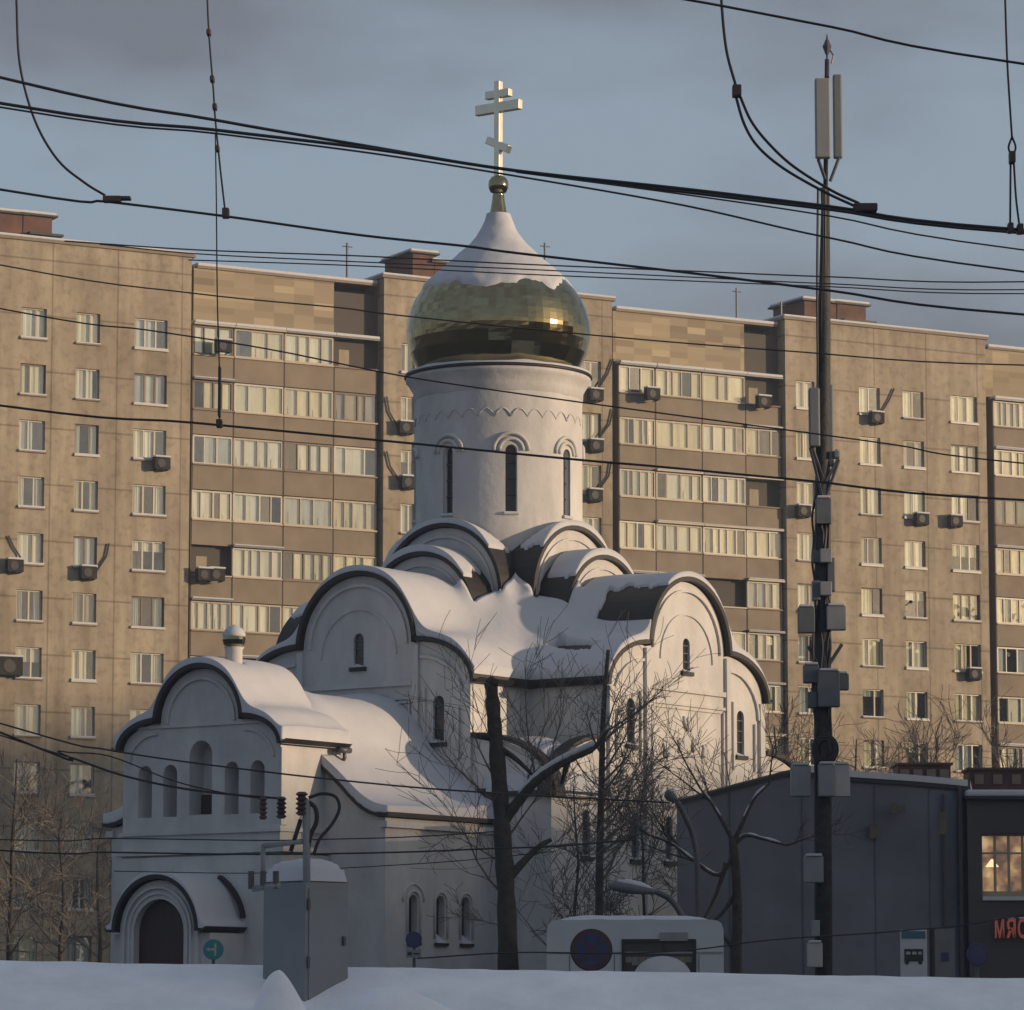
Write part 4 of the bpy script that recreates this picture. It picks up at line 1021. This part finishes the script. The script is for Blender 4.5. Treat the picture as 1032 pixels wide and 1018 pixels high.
for px in (253, 265, 278): m = MB(); m.tube([cl(px, 896), cl(px, 878)], .028, 6); m.build('clamp', STEEL, CAB)
for (px, y0_, y1_, w_) in ((283.5, 803, 825, 5.5), (304, 798, 822, 6.5), (265, 803, 826, 4.5)):
    mm = MB(); k = 0; pr_ = []
    a, b = cl(px, y1_), cl(px, y0_); nseg = 10
    for i in range(nseg+1): p = a.lerp(b, i/nseg); pr_.append((w_/116*(1.0 if i % 2 else .55), p.z))
    mm.lathe(pr_, 12, (a.x, a.y)); mm.build('insulator', RUST, CAB)
m = MB()
m.tube(catmull([cl(311, 804), cl(325, 800), cl(338, 803), cl(342, 815), cl(335, 830), cl(322, 846), cl(316, 862)]), .016, 6)
m.tube(catmull([cl(311, 808), cl(318, 815), cl(319, 828), cl(313, 842), cl(310, 858)]), .022, 6)
m.tube([cl(303, 826), cl(293, 858)], .02, 6); m.build('hose_cable', CABLE, CAB, smooth=True)

# ------------------------------------------------------------------ bus, signs, lamp
BZ = 57.0
s57 = BZ/F
p0, p1 = at(551, 925, BZ), at(729, 925, BZ)
BUS = thing('parked_bus', 'white bus seen from behind, parked past the snow bank with snow on its roof', 'bus', ((p0.x+p1.x)/2, BZ, 0), R(-1.5))
W2 = (p1.x-p0.x)/2; zt = at(640, 927, BZ).z
bm = MB(); prof_ = [(-W2, .45), (W2, .45), (W2, zt-.14), (W2-.03, zt-.05), (W2-.09, zt-.01), (W2-.16, zt), (-W2+.16, zt), (-W2+.09, zt-.01), (-W2+.03, zt-.05), (-W2, zt-.14)]
rw = [(.10+(-.10), 0)]
wa, wb = at(630, 950, BZ), at(698, 950, BZ); wx0, wx1 = wa.x-BUS.location.x, wb.x-BUS.location.x; wz1_ = wa.z; wz0_ = wz1_-.75
facade(bm, prof_, [[(wx0, wz0_), (wx1, wz0_), (wx1, wz1_), (wx0, wz1_)]], 0, .1)
for a, b in zip(prof_, prof_[1:]+prof_[:1]): bm.face([(a[0], 0, a[1]), (b[0], 0, b[1]), (b[0], 7.5, b[1]), (a[0], 7.5, a[1])])
bm.face([(x, 7.5, z) for x, z in prof_]); body = bm.build('body', WHITE, BUS)
m = MB(); m.face([(wx0, .08, wz0_), (wx1, .08, wz0_), (wx1, .08, wz1_), (wx0, .08, wz1_)]); m.build('rear_window', DARKG, BUS)
m = MB(); t = .05
m.box(wx0-t, wx1+t, -.02, .05, wz1_, wz1_+t); m.box(wx0-t, wx1+t, -.02, .05, wz0_-t, wz0_); m.box(wx0-t, wx0, -.02, .05, wz0_, wz1_); m.box(wx1, wx1+t, -.02, .05, wz0_, wz1_); m.box((wx0+wx1)/2+.05, (wx0+wx1)/2+.08, -.01, .06, wz0_, wz1_)
m.build('window_frame', BLACK, BUS)
m = MB(); 
for i in range(10): x = wx0+(wx1-wx0)*(i+.5)/10; m.box(x-.045, x+.045, .055, .075, wz1_-.28-.04*(i % 3), wz1_-.20)
m.build('window_curtain', mat('curtain_lace', (.30, .27, .24), .9, var=.3), BUS)
m = MB(); cxm = (wx0+wx1)/2+.05
for i in range(16):
    a, b = math.pi*i/16, math.pi*(i+1)/16
    m.face([(cxm, -.16, wz1_-.50), (cxm+.42*math.cos(a), -.03, wz1_-.52+.33*math.sin(a)), (cxm+.42*math.cos(b), -.03, wz1_-.52+.33*math.sin(b))])
m.build('window_snow', SNOW, BUS, smooth=True)
for sg in (-1, 1):
    for y in (1.4, 6.0): q = MB(); q.tube([(sg*(W2-.30), y, .48), (sg*(W2+.01), y, .48)], .48, 20); wh = q.build('wheel', BLACK, BUS); q = MB(); q.tube([(sg*(W2+.012), y, .48), (sg*(W2+.03), y, .48)], .26, 16); q.build('rim', GREYBOX, wh)
    q = bx(*sorted((sg*(W2-.12), sg*(W2-.30))), -.03, .0, 1.0, 1.45); q.build('tail_light', mat('tail_red', (.35, .03, .02), .3), BUS)
    q = bx(*sorted((sg*(W2+.002), sg*(W2+.012))), .8, 6.9, 1.55, 2.45); q.build('side_window', DARKG, BUS)
for xx in (-W2+.32, W2-.36, wx0-.16): q = bx(xx, xx+.012, -.008, -.001, .8, zt-.5); q.build('panel_seam', DARKBOX, BUS)
q = bx(.35, .75, -.03, -.002, zt-.30, zt-.18); q.build('roof_vent', GREYBOX, BUS)
q = bx(-W2, W2, -.08, -.002, .45, .75); q.build('bumper', DARKBOX, BUS)
q = bx(-W2+.01, W2-.01, -.012, -.002, zt-.48, zt-.455); q.build('trim', GREYBOX, BUS)
m = MB(); n = 24
for j in range(31):
    for i in range(n+1):
        u = i/n*2-1; v = j/30*2-1; e = max(abs(u), abs(v)); m.v.append((u*(W2-.18), 3.75+v*3.72, zt+.0+.10*(1-e**6)+.015*noise.noise(Vector((u*3, v*9, 0)))))
for j in range(30):
    for i in range(n): a = j*(n+1)+i; m.f.append((a, a+1, a+n+2, a+n+1))
m.build('roof_snow', SNOW, BUS, smooth=True)

SB = mat('sign_blue', (.03, .038, .11), .5, var=.15); SR = mat('sign_red', (.06, .03, .042), .5, var=.15); SW = mat('sign_white', (.4, .42, .42), .4)
def disc(m, r, y, z=0, n=32, x=0): m.face([(x+r*math.cos(2*math.pi*i/n), y, z+r*math.sin(2*math.pi*i/n)) for i in range(n)])
def round_sign(px, py, Y, rpx, label, kind, rz=0, plate=False):
    p = at(px, py, Y); s_ = Y/F; r = rpx*s_
    T = thing('road_sign', label, 'road sign', (p.x, p.y, 0), rz)
    m = MB(); m.tube([(0, .05, 0), (0, .05, p.z+r*.6)], .035, 8); m.build('post', STEEL, T, smooth=True)
    m = MB(); m.lathe([(r, -.012), (r*1.04, 0), (r, .012)], 32); m.xf(Matrix.Translation((0, 0, p.z)) @ Matrix.Rotation(math.pi/2, 4, 'X')); d = m.build('sign_disc', BLACK if kind in 'nd' else SB if kind != 't' else mat('sign_teal', (.04, .22, .25), .4), T)
    if kind == 'n':     # no stopping: blue, red ring and cross
        m = MB(); disc(m, r*.98, -.016, p.z); m.build('red_ring', SR, d)
        m = MB(); disc(m, r*.76, -.020, p.z); m.build('blue_field', SB, d)
        m = MB()
        for a in (R(45), R(-45)): m.box(-r*.74, r*.74, -.026, -.024, -r*.075, r*.075, Matrix.Translation((0, 0 if a > 0 else -.003, p.z)) @ Matrix.Rotation(a, 4, 'Y'))
        m.build('red_cross', SR, d)
    if kind == 't':     # white arrow marks on teal
        m = MB(); m.box(r*.1, r*.3, -.018, -.015, p.z-r*.6, p.z+r*.6); m.box(-r*.55, r*.1, -.018, -.015, p.z-.1*r, p.z+r*.12)
        m.face([(-r*.7, -.016, p.z), (-r*.45, -.016, p.z+r*.22), (-r*.45, -.016, p.z-r*.2)]); m.build('white_arrow', SW, d)
    if kind == 'b':
        m = MB(); disc(m, r*.8, -.016, p.z); m.build('blue_field', mat('sign_blue_faded', (.035, .045, .12), .4), d)
    if plate:
        m = bx(-r*.95, r*.95, -.015, .015, p.z-r*2.25, p.z-r*1.25); pl_ = m.build('plate', GREYBOX, T)
        m = MB(); m.box(-r*.75, -r*.2, -.022, -.017, p.z-r*1.95, p.z-r*1.55); m.box(0, r*.75, -.022, -.017, p.z-r*1.85, p.z-r*1.65); m.build('plate_mark', BLACK, pl_)
    return T
round_sign(596, 957.5, 54.0, 20.5, 'large round blue no-stopping sign with red ring and cross, in front of the white bus', 'n', R(0))
round_sign(417, 947, 84.0, 8, 'small dark blue round sign with a grey plate, by the church side windows', 'b', R(-10), True)
round_sign(215, 957, 80.0, 10, 'round teal sign with a white arrow beside the church door', 't')
round_sign(985, 962, 76.0, 11, 'dim blue round sign in front of the shop wall', 'b', R(8))
# bus stop sign and timetable board
p = at(922, 938, 72.0); s72 = 72/F
BS = thing('bus_stop_sign', 'white bus stop sign with teal top and black bus picture, beside a narrow grey board', 'bus stop sign', (p.x, 72, 0))
def bl(px): return at(px, 950, 72.0).x-p.x
def bz(py): return at(922, py, 72.0).z
m = MB(); m.tube([(bl(939), 0, 0), (bl(939), 0, bz(936))], .045, 8); m.build('post', BLACK, BS)
m = bx(bl(907), bl(934), -.04, .0, bz(1010), bz(937)); bp = m.build('sign_panel', WHITE, BS, bevel=.01)
m = bx(bl(908.5), bl(932.5), -.05, -.041, bz(946), bz(938.5)); m.build('teal_band', mat('teal_band', (.03, .12, .16), .4), bp)
m = MB(); a, b = bl(911), bl(930); m.box(a, b, -.052, -.045, bz(969), bz(962)); m.box(a, b, -.052, -.045, bz(959), bz(956.5))
for x in (a, a+(b-a)*.33, a+(b-a)*.66, b-.03): m.box(x, x+.03, -.0515, -.0455, bz(962), bz(959))
for x in (913.5, 927): disc(m, 2.2*s72, -.051, bz(970), 14, bl(x))
m.build('bus_picture', BLACK, bp)
m = bx(bl(942), bl(962), -.02, .02, bz(1005), bz(936)); tb = m.build('timetable_board', mat('board_grey', (.16, .165, .17), .6, var=.2), BS)
m = bx(bl(948), bl(956), -.03, -.022, bz(969), bz(960)); m.build('blue_mark', SB, tb)

# street lamps
def lamp(px, py, Y, arm, label, poleto):
    p = at(px, py, Y); T = thing('street_lamp', label, 'street lamp', (p.x, Y, 0))
    def q(x, y): v = at(x, y, Y); return Vector((v.x-p.x, 0, v.z))
    m = MB(); m.tube(catmull([Vector((q(*poleto).x, 0, 0)), q(*poleto), ]+[q(*a) for a in arm]), .05, 8); m.build('pole', STEEL, T, smooth=True)
    h0, h1 = q(*arm[-1]), q(px, py)
    d = (h1-h0); m = MB(); m.tube([h0, h0+d*.25, h0+d*.6, h0+d*.9, h1], [.04, .075, .105, .085, .03], 10); hd = m.build('lamp_head', DARKBOX, T, smooth=True)
    up = Vector((0, 0, .035)); m = MB(); m.tube([h0+d*.1+up, h0+d*.3+up*1.8, h0+d*.6+up*2.2, h0+d*.95+up], [.03, .06, .075, .02], 8); m.build('snow_cap', SNOW, hd, smooth=True)
    return T
lamp(613, 892, 66, [(688, 925), (676, 907), (662, 899)], 'street lamp with a snow-topped head just above the white bus', (692, 945))
lamp(671, 798, 70, [(700, 850), (690, 822), (682, 808)], 'street lamp with a dark oval head at the left corner of the dark hall', (703, 900))

# ------------------------------------------------------------------ trees
def branch(m, p, d, ln, r, lev, rg, spread=.6, up=.15, sn=None, ns=5, thin=.0035):
    pts = [p]; rad = [r]; seg = ns; q = p.copy(); dd = d.normalized()
    for i in range(seg):
        dd = (dd+Vector((rg.uniform(-1, 1), rg.uniform(-1, 1), rg.uniform(-1, 1)))*.16+Vector((0, 0, up*.25))).normalized()
        q = q+dd*(ln/seg); pts.append(q.copy()); rad.append(max(thin, r*(1-.8*(i+1)/seg)))
        if lev > 0:
            for _ in range(rg.choice([1, 1, 2]) if lev > 1 else rg.choice([1, 2])):
                a = Vector((rg.uniform(-1, 1), rg.uniform(-1, 1), rg.uniform(-.5, 1))).normalized()
                nd = (dd*(1-spread)+a*spread).normalized()
                branch(m, q.copy(), nd, ln*rg.uniform(.42, .68), max(thin, rad[-1]*.62), lev-1, rg, spread, up, None, max(3, ns-1), thin)
    m.tube(pts, rad, 6 if r > .04 else (4 if r > .015 else 3), cap=False)
def tree_root(name, label, px, Y, group=None): 
    p = at(px, 970, Y); return thing(name, label, 'tree', (p.x, Y, 0), 0, group), p.x
# 1: lopped tree in front of the church corner
T, tx = tree_root('lopped_tree', 'lopped tree with sawn-off top and one snowy limb, before the church corner', 512, 64)
def tp(px, py, Y=64, tx_=None): v = at(px, py, Y); return Vector((v.x-(tx if tx_ is None else tx_), 0, v.z))
rg = random.Random(4)
m = MB(); tr = catmull([Vector((.02, 0, 0)), tp(512, 975), tp(510, 900), tp(507, 850), tp(504, 800), tp(500, 750), tp(497, 715), tp(495, 688)], 4)
m.tube(tr, [.178-.075*(i/(len(tr)-1))**.8 + .010*math.sin(i*2.1) + .006*math.sin(i*5.3) for i in range(len(tr))], 12); m.tube([tp(495, 690), tp(499, 684)], [.115, .09], 10)
m.tube([tp(497, 690), tp(488, 691)], [.05, .04], 6); m.tube([tp(498, 745), tp(478, 742)], [.05, .035], 6)
m.build('trunk', BARK, T, smooth=True)
m = MB(); L1 = [tp(507, 828), tp(524, 806), tp(540, 788), tp(560, 774), tp(580, 764), tp(598, 756), tp(612, 738)]
for i, v in enumerate(L1): v.y = -.08*i
m.tube(catmull(L1, 5), [.10-.07*i/30 + .006*math.sin(i*2.7) for i in range(31)], 8)
m.tube(catmull([tp(513, 885), tp(528, 868), tp(545, 852), tp(556, 846)], 4), [.08-.05*i/12 for i in range(13)], 7)
m.tube(catmull([tp(505, 755), tp(520, 765), tp(538, 782)], 4), [.06-.03*i/8 for i in range(9)], 6)
m.tube([tp(572, 768), tp(566, 790)], [.05, .03], 6)
lm_ = m.build('limb', BARK, T, smooth=True)
m = MB(); m.tube(catmull([v+Vector((0, 0, .085)) for v in L1[1:6]], 5), .055, 6); m.build('limb_snow', SNOW, lm_, smooth=True)
m = MB()
for (a, d, ln, r) in (((503, 812), (-1, .1, .9), 1.5, .02), ((502, 790), (-.8, -.2, 1), 1.6, .018), ((510, 905), (-1, .2, .9), 2.0, .022), ((509, 870), (-1, 0, .5), 1.0, .015), ((515, 840), (.5, 0, 1), 1.5, .018), ((540, 790), (-.1, .1, 1), 1.6, .022), ((552, 780), (.1, 0, 1), 1.3, .018), ((524, 806), (.3, .2, 1), 1.6, .018),
                      ((580, 765), (.2, 0, -.6), 1.0, .015), ((545, 853), (1, 0, .1), .9, .02), ((530, 868), (.8, .1, .6), .8, .012), ((598, 756), (.6, 0, 1), 1.4, .02), ((510, 935), (-.8, 0, .3), .7, .012), ((500, 760), (-.5, 0, 1), 1.2, .014)):
    branch(m, tp(*a), Vector(d), ln, r, 2, rg, .5, .2, ns=5, thin=.0045)
m.build('twigs', TWIG, T)
# 2: tall thin tree at 605 with many fine branches over the south front
T, tx = tree_root('slender_tree', 'tall thin dark tree with fine twigs, before the sunlit church front', 604, 68)
def tq(px, py): return tp(px, py, 68, tx)
m = MB(); tr = catmull([Vector((0, 0, 0)), tq(604, 900), tq(606, 800), tq(608, 720), tq(613, 655)], 5); m.tube(tr, [.082-.05*i/(len(tr)-1) for i in range(len(tr))], 8); m.build('trunk', BARK, T, smooth=True)
m = MB(); rg = random.Random(9)
for i in range(17):
    py = 900-i*10; sg = rg.choice([-1, 1, 1, 1]); branch(m, tq(606, py), Vector((sg*rg.uniform(.5, 1.1), rg.uniform(-.5, .5), rg.uniform(.3, 1))), rg.uniform(.7, 1.4) if sg > 0 else rg.uniform(.4, .8), rg.uniform(.014, .028), 2, rg, .5, .05, ns=5, thin=.0045)
m.build('branches', TWIG, T)
# 3: forked tree before the dark hall
T, tx = tree_root('forked_tree', 'bare forked tree with snow on its bent boughs in front of the dark hall', 742, 73)
def tr3(px, py): return tp(px, py, 73, tx)
m = MB(); m.tube(catmull([Vector((0, 0, 0)), tr3(742, 975), tr3(743, 920), tr3(741, 870), tr3(738, 845)], 4), [.115-.045*i/16 for i in range(17)], 8); m.build('trunk', BARK, T, smooth=True)
m = MB(); sn = MB()
for pts in ([(739, 848), (728, 828), (716, 808), (706, 795)], [(741, 860), (724, 882), (700, 868), (676, 850), (655, 842)], [(741, 850), (752, 842), (770, 846), (792, 852)], [(739, 850), (748, 830), (760, 805), (775, 790)], [(742, 900), (728, 920), (712, 935), (700, 950)], [(732, 870), (722, 900), (710, 925)], [(742, 960), (730, 945), (722, 938)]):
    c_ = catmull([tr3(*a) for a in pts], 4); nn = len(c_); m.tube(c_, [.05-.032*i/(nn-1) for i in range(nn)], 6)
    if pts[0][1] < 870: sn.tube([v+Vector((0, 0, .03)) for v in c_[1:-1]], [.022+.010*math.sin(q*1.7) for q in range(len(c_)-2)], 5)
rg = random.Random(12)
for (a, d, ln) in (((706, 795), (-.6, 0, 1), 1.6), ((655, 842), (-1, 0, .6), 1.6), ((676, 850), (-.6, 0, 1), 1.5), ((792, 852), (1, 0, .3), .9), ((775, 790), (.3, 0, 1), 1.2), ((716, 808), (-1, 0, .6), 1.7), ((700, 868), (-1, 0, .2), 1.4), ((700, 868), (-.9, .2, .9), 1.5), ((690, 860), (-.5, 0, 1), 1.3), ((728, 828), (-.4, 0, 1), 1.2), ((640, 842), (-.6, 0, -.3), 1.0)):
    branch(m, tr3(*a), Vector(d), ln*.9, .02, 2, rg, .5, .1, ns=5, thin=.0045)
lb = m.build('branches', BARK, T); sn.build('branch_snow', SNOW, lb, smooth=True)
# thicket over the lit church front
def shrubtree(name, label, px, Y, htop, n, seed, sprd=.55, r=.05, wid=1.0, group=None, lev=3, base=.25):
    p = at(px, 970, Y); zt_ = at(px, htop, Y).z; T = thing(name, label, 'tree', (p.x, Y, 0), 0, group); rg = random.Random(seed)
    gz = float(np.interp(Y, ys, zs)); Hh = zt_-gz
    m = MB(); pts = [Vector((0, 0, gz-.1))]; 
    for i in range(1, 7): pts.append(Vector((rg.uniform(-.08, .08)*i*.4, rg.uniform(-.05, .05)*i, gz+Hh*.9*i/6)))
    m.tube(catmull(pts, 3), [r*(1-.8*i/18) for i in range(19)], 7); m.build('trunk', BARK, T, smooth=True)
    m = MB()
    for i in range(n):
        t = base+(1-base)*i/n*.9; k = min(5, int(t*6)); v = pts[k].lerp(pts[k+1], t*6-k) if k < 6 else pts[6]
        a = rg.uniform(0, 6.28); branch(m, v, Vector((math.cos(a)*wid, math.sin(a)*wid, rg.uniform(.3, 1.0))), Hh*rg.uniform(.16, .30)*(1.25-t*.6), r*.42*(1-.6*t), lev-1, rg, sprd, .15, ns=5, thin=.006*Y/100+.002)
    m.build('crown', TWIG, T); return T
shrubtree('bare_tree', 'bushy bare tree directly in front of the church right-hand lower wall', 652, 84, 735, 11, 31, wid=.9, r=.05)
shrubtree('bare_tree', 'small bare tree hugging the corner where the church lower wall meets daylight', 578, 86, 760, 14, 33, wid=.6, r=.06)
shrubtree('bare_tree', 'bare tree rising behind the peak of the dark hall, right of the church gable', 735, 94.5, 728, 11, 35, wid=.7, r=.05)
BR = 'bare trees in front of the apartment block'
shrubtree('bare_tree', 'thin tall bare tree at the left edge before the apartment block', 10, 130, 735, 16, 41, r=.13, group=BR)
shrubtree('bare_tree', 'low bare tree between the left edge and the church', 62, 150, 790, 22, 43, r=.12, wid=1.1, group=BR)
shrubtree('bare_tree', 'bare tree half hidden by the church belfry left side', 100, 160, 800, 16, 44, r=.11, wid=1.1, group=BR)
shrubtree('bare_tree', 'dense bare tree right behind the church gable and left of the mast', 788, 128, 700, 26, 45, r=.14, wid=1.1, group=BR)
shrubtree('bare_tree', 'bare tree above the dark hall roof just right of the mast', 868, 150, 715, 22, 46, r=.13, wid=1.2, group=BR)
shrubtree('bare_tree', 'bare tree above the hall roof between the two red roof housings', 950, 150, 712, 22, 47, r=.13, wid=1.2, group=BR)
shrubtree('bare_tree', 'bare tree above the shop roof at the right edge', 1015, 145, 725, 20, 48, r=.12, wid=1.2, group=BR)

# ------------------------------------------------------------------ overhead wires
def wire(pts, Y, rpx, label, name='overhead_wire', cat='wire', group='overhead wires crossing the view', Y2=None):
    # continue past both edges of the view, hanging on the same line
    P = []
    for i, (x, y) in enumerate(pts):
        t = i/(len(pts)-1); P.append(at(x, y, Y if Y2 is None else Y+(Y2-Y)*t))
    def ext(a, b): d = (a-b).normalized(); return a+d*6+Vector((0, 0, .35))
    if pts[0][0] <= 2: P = [ext(P[0], P[1])]+P
    if pts[-1][0] >= 1030: P = P+[ext(P[-1], P[-2])]
    m = MB(); m.tube(catmull(P, 6), rpx*Y/F, 6); return tag(m.build(name, CABLE, smooth=True), label, cat, group)
wire([(0, 78), (217, 121), (378, 148.6), (504, 170), (690, 193.5), (835, 211), (1032, 235)], 31, 1.7, 'upper of the two heavy wires entering at the left below the top')
wire([(0, 104), (217, 131), (378, 150.5), (520, 172), (690, 190.5), (835, 208), (1032, 232)], 30, 1.8, 'lower heavy wire crossing the church cross')
wire([(0, 108), (217, 134.5), (378, 155), (520, 177.5), (689, 207), (837, 240), (1032, 274)], 29.5, 1.1, 'thin wire splitting downwards from the heavy pair right of the cross')
wire([(520, 173.5), (689, 196), (837, 218), (1032, 252)], 30.5, .9, 'thin wire just under the heavy pair to the right of the cross')
wire([(640, -6), (694, 0), (837, 27), (1032, 64.5)], 28, 1.4, 'wire crossing the top right corner above the mast')
wire([(0, 191), (110, 203.5), (227, 218), (363, 237), (468, 248), (520, 255), (694, 275), (837, 293), (1032, 317)], 33, 1.4, 'wire carrying the left clamps, passing the dome tip')
wire([(65, 243), (201, 252), (363, 258), (520, 266), (690, 273), (837, 279), (1032, 284)], 44, .8, 'topmost of three thin wires along the roof line')
wire([(100, 246), (201, 256), (363, 264), (520, 271), (690, 279), (837, 286), (1032, 292)], 45, .7, 'middle of three thin wires along the roof line')
wire([(190, 262), (363, 268), (520, 276), (690, 283), (837, 289), (1032, 296)], 46, .7, 'lowest of three thin wires along the roof line')
wire([(0, 267), (194, 295.5), (341, 310), (400, 317.6), (600, 338), (797, 354), (1032, 368)], 42, .8, 'thin wire over the attic of the apartment block')
wire([(0, 311), (151, 333), (271, 352), (400, 378), (517.5, 396), (660, 415.6), (751, 427.7), (900, 448), (1032, 467)], 38, .85, 'thin wire passing just under the dome cornice')
wire([(0, 408.7), (194, 426), (400, 445.5), (517, 457), (600, 465), (660, 470), (809, 484), (1032, 504)], 34, 1.3, 'heavy wire crossing the drum windows')
wire([(0, 729), (114, 756.6), (260, 777), (400, 792), (494, 799), (560, 803), (674, 809)], 40, 1.0, 'wire from the left edge across the belfry to the dark hall')
wire([(0, 738), (73, 764), (129, 783), (199, 797), (285, 805)], 34.3, 1.3, 'wire from the left edge ending at the cabinet insulators')
wire([(0, 741), (60, 757), (110, 762), (175, 787), (230, 800), (266, 805)], 34.3, .8, 'slack second wire to the cabinet insulators')
wire([(0, 846), (111, 845), (260, 847), (324, 846), (400, 844), (457, 841), (500, 838)], 46, .7, 'upper thin level wire over the church lower wall')
wire([(0, 857), (111, 859), (260, 861), (400, 859), (500, 855), (560, 853), (640, 846)], 47, 1.0, 'middle thin level wire over the church lower wall')
wire([(115, 878), (256, 880), (345, 875), (457, 868), (560, 858)], 48, .55, 'lowest faint level wire over the church lower wall')
wire([(420, 966), (520, 960), (620, 961), (700, 957), (780, 947), (909, 938), (1032, 922)], 50, .8, 'low thin wire in front of the bus and the hall')
# droppers, jumpers and clamps
def hanger(pts, Y, rpx, label, clamp=None, extra=None, name='hanging_cable'):
    T = thing(name, label, 'hanging cable', at(pts[-1][0], pts[-1][1], Y)); o = T.location
    m = MB(); P = [at(x, y, Y)-o for x, y in pts]; m.tube(catmull(P, 6), rpx*Y/F, 6); m.build('cable', CABLE, T, smooth=True)
    for e in (extra or []): m = MB(); m.tube(catmull([at(x, y, Y)-o for x, y in e], 6), rpx*Y/F, 6); m.build('cable', CABLE, T, smooth=True)
    for (x0, x1, y, h) in (clamp or []):
        a, b = at(x0, y, Y)-o, at(x1, y, Y)-o; m = MB(); m.box(a.x, b.x, -.05, .05, a.z-h*Y/F, a.z+h*Y/F); m.build('clamp', RUST, T, bevel=.008)
    return T
hanger([(14, -60), (16.6, 0), (20, 65), (35, 121), (58, 161), (85, 184), (106, 197)], 33, 1.3, 'curved black jumper cable coming down at the top left', [(104, 122, 201, 3), (118, 132, 200, 1.6)])
beads = [(x-2.2, x+2.2, y, 3) for x, y in ((210.5, 33), (214, 80), (216.5, 108), (219, 150))]
hanger([(207, -60), (209, 0), (211, 40), (215, 90), (217, 120), (222, 170), (227, 214)], 33, 1.0, 'beaded dropper wire hanging at the upper left', beads+[(224, 231, 215, 5)])
hanger([(217, 134), (218, 200), (219, 300), (221, 370), (221, 426)], 31.5, .7, 'thin vertical dropper ending on the wire over the left loggias', [(218, 224, 427, 4), (220, 222.5, 395, 26)])
hanger([(724, -60), (727, 0), (732, 50), (742, 88)], 30, 1.5, 'black jumper cable splitting in two, sagging towards the mast top', [(738, 747, 92, 6), (860, 884, 209.5, 4)], [[(741, 95), (750, 125), (764, 148), (790, 170), (830, 193), (862, 208)], [(745, 95), (757, 122), (775, 145), (800, 168), (838, 192), (866, 205)]])
hanger([(1011, -60), (1013, 0), (1015, 60), (1018, 110), (1020, 140)], 30, 1.1, 'dropper with a loop and forked ends at the upper right edge', [(1017, 1023, 159, 6), (1015.5, 1021, 230, 5), (1025, 1031, 231, 5)], [[(1020, 138), (1016.5, 148), (1018.5, 156)], [(1020, 138), (1023.5, 148), (1021.5, 156)], [(1018.5, 160), (1018, 232)], [(1021.5, 160), (1024, 200), (1028, 232)]])

# ------------------------------------------------------------------ unseen blocks added right of the frame to keep the low sun off
TOW = mat('shade_block_concrete', (.20, .18, .16), .9, var=.25, scale=.1)
def tower(q0, q1, d, h, dep, label):
    n_ = Vector((-L.y, L.x, 0)).normalized(); 
    if n_.y < 0: n_ = -n_
    l2 = Vector((L.x, L.y, 0)).normalized(); c_ = n_*((q0+q1)/2)+l2*d
    T = thing('added_shade_block', label, 'tower block', (c_.x, c_.y, 0), math.atan2(n_.y, n_.x)); hw = (q1-q0)/2
    m = bx(-hw, hw, -dep, 0, 0, h); m.build('wall', TOW, T)
    q = MB()
    for k in range(int(h/2.9)):
        z = 1.6+k*2.9
        if z+1.5 > h: break
        q.box(-hw+1, hw-1, .002, .06, z, z+1.4)
    q.build('window_band', DARKG, T)
    bx(-hw-.2, hw+.2, -dep-.2, .2, h+.002, h+.4).build('roof', ROOF, T); return T
te = math.tan(SUN_EL)
tower(-30, 84, 150, 8.3+163*te, 14, 'long unseen slab block added out of frame to the right to shade the street')
tower(84.5, 128, 165, 6.7+187*te, 14, 'unseen slab block added out of frame to the right to shade the church foot')
tower(150, 201, 225, 16.5+293*te, 14, 'tall unseen slab block added far right to shade the lower left of the apartment block')
tower(205, 260, 235, 8.5+263*te, 14, 'lower unseen slab block added far right to shade the foot of the apartment block')

# ------------------------------------------------------------------ the frosty air
hz = bx(-1600, 1600, -1600, 1600, -1, 80); hm = bpy.data.materials.new('haze'); hm.use_nodes = True; t = hm.node_tree; t.nodes.clear()
o = t.nodes.new('ShaderNodeOutputMaterial'); pv = t.nodes.new('ShaderNodeVolumePrincipled'); pv.inputs['Color'].default_value = (.80, .87, .97, 1)
pv.inputs['Density'].default_value = .0005; pv.inputs['Anisotropy'].default_value = .3; t.links.new(pv.outputs[0], o.inputs['Volume'])
ho = hz.build('haze', hm); tag(ho, kind='stuff')
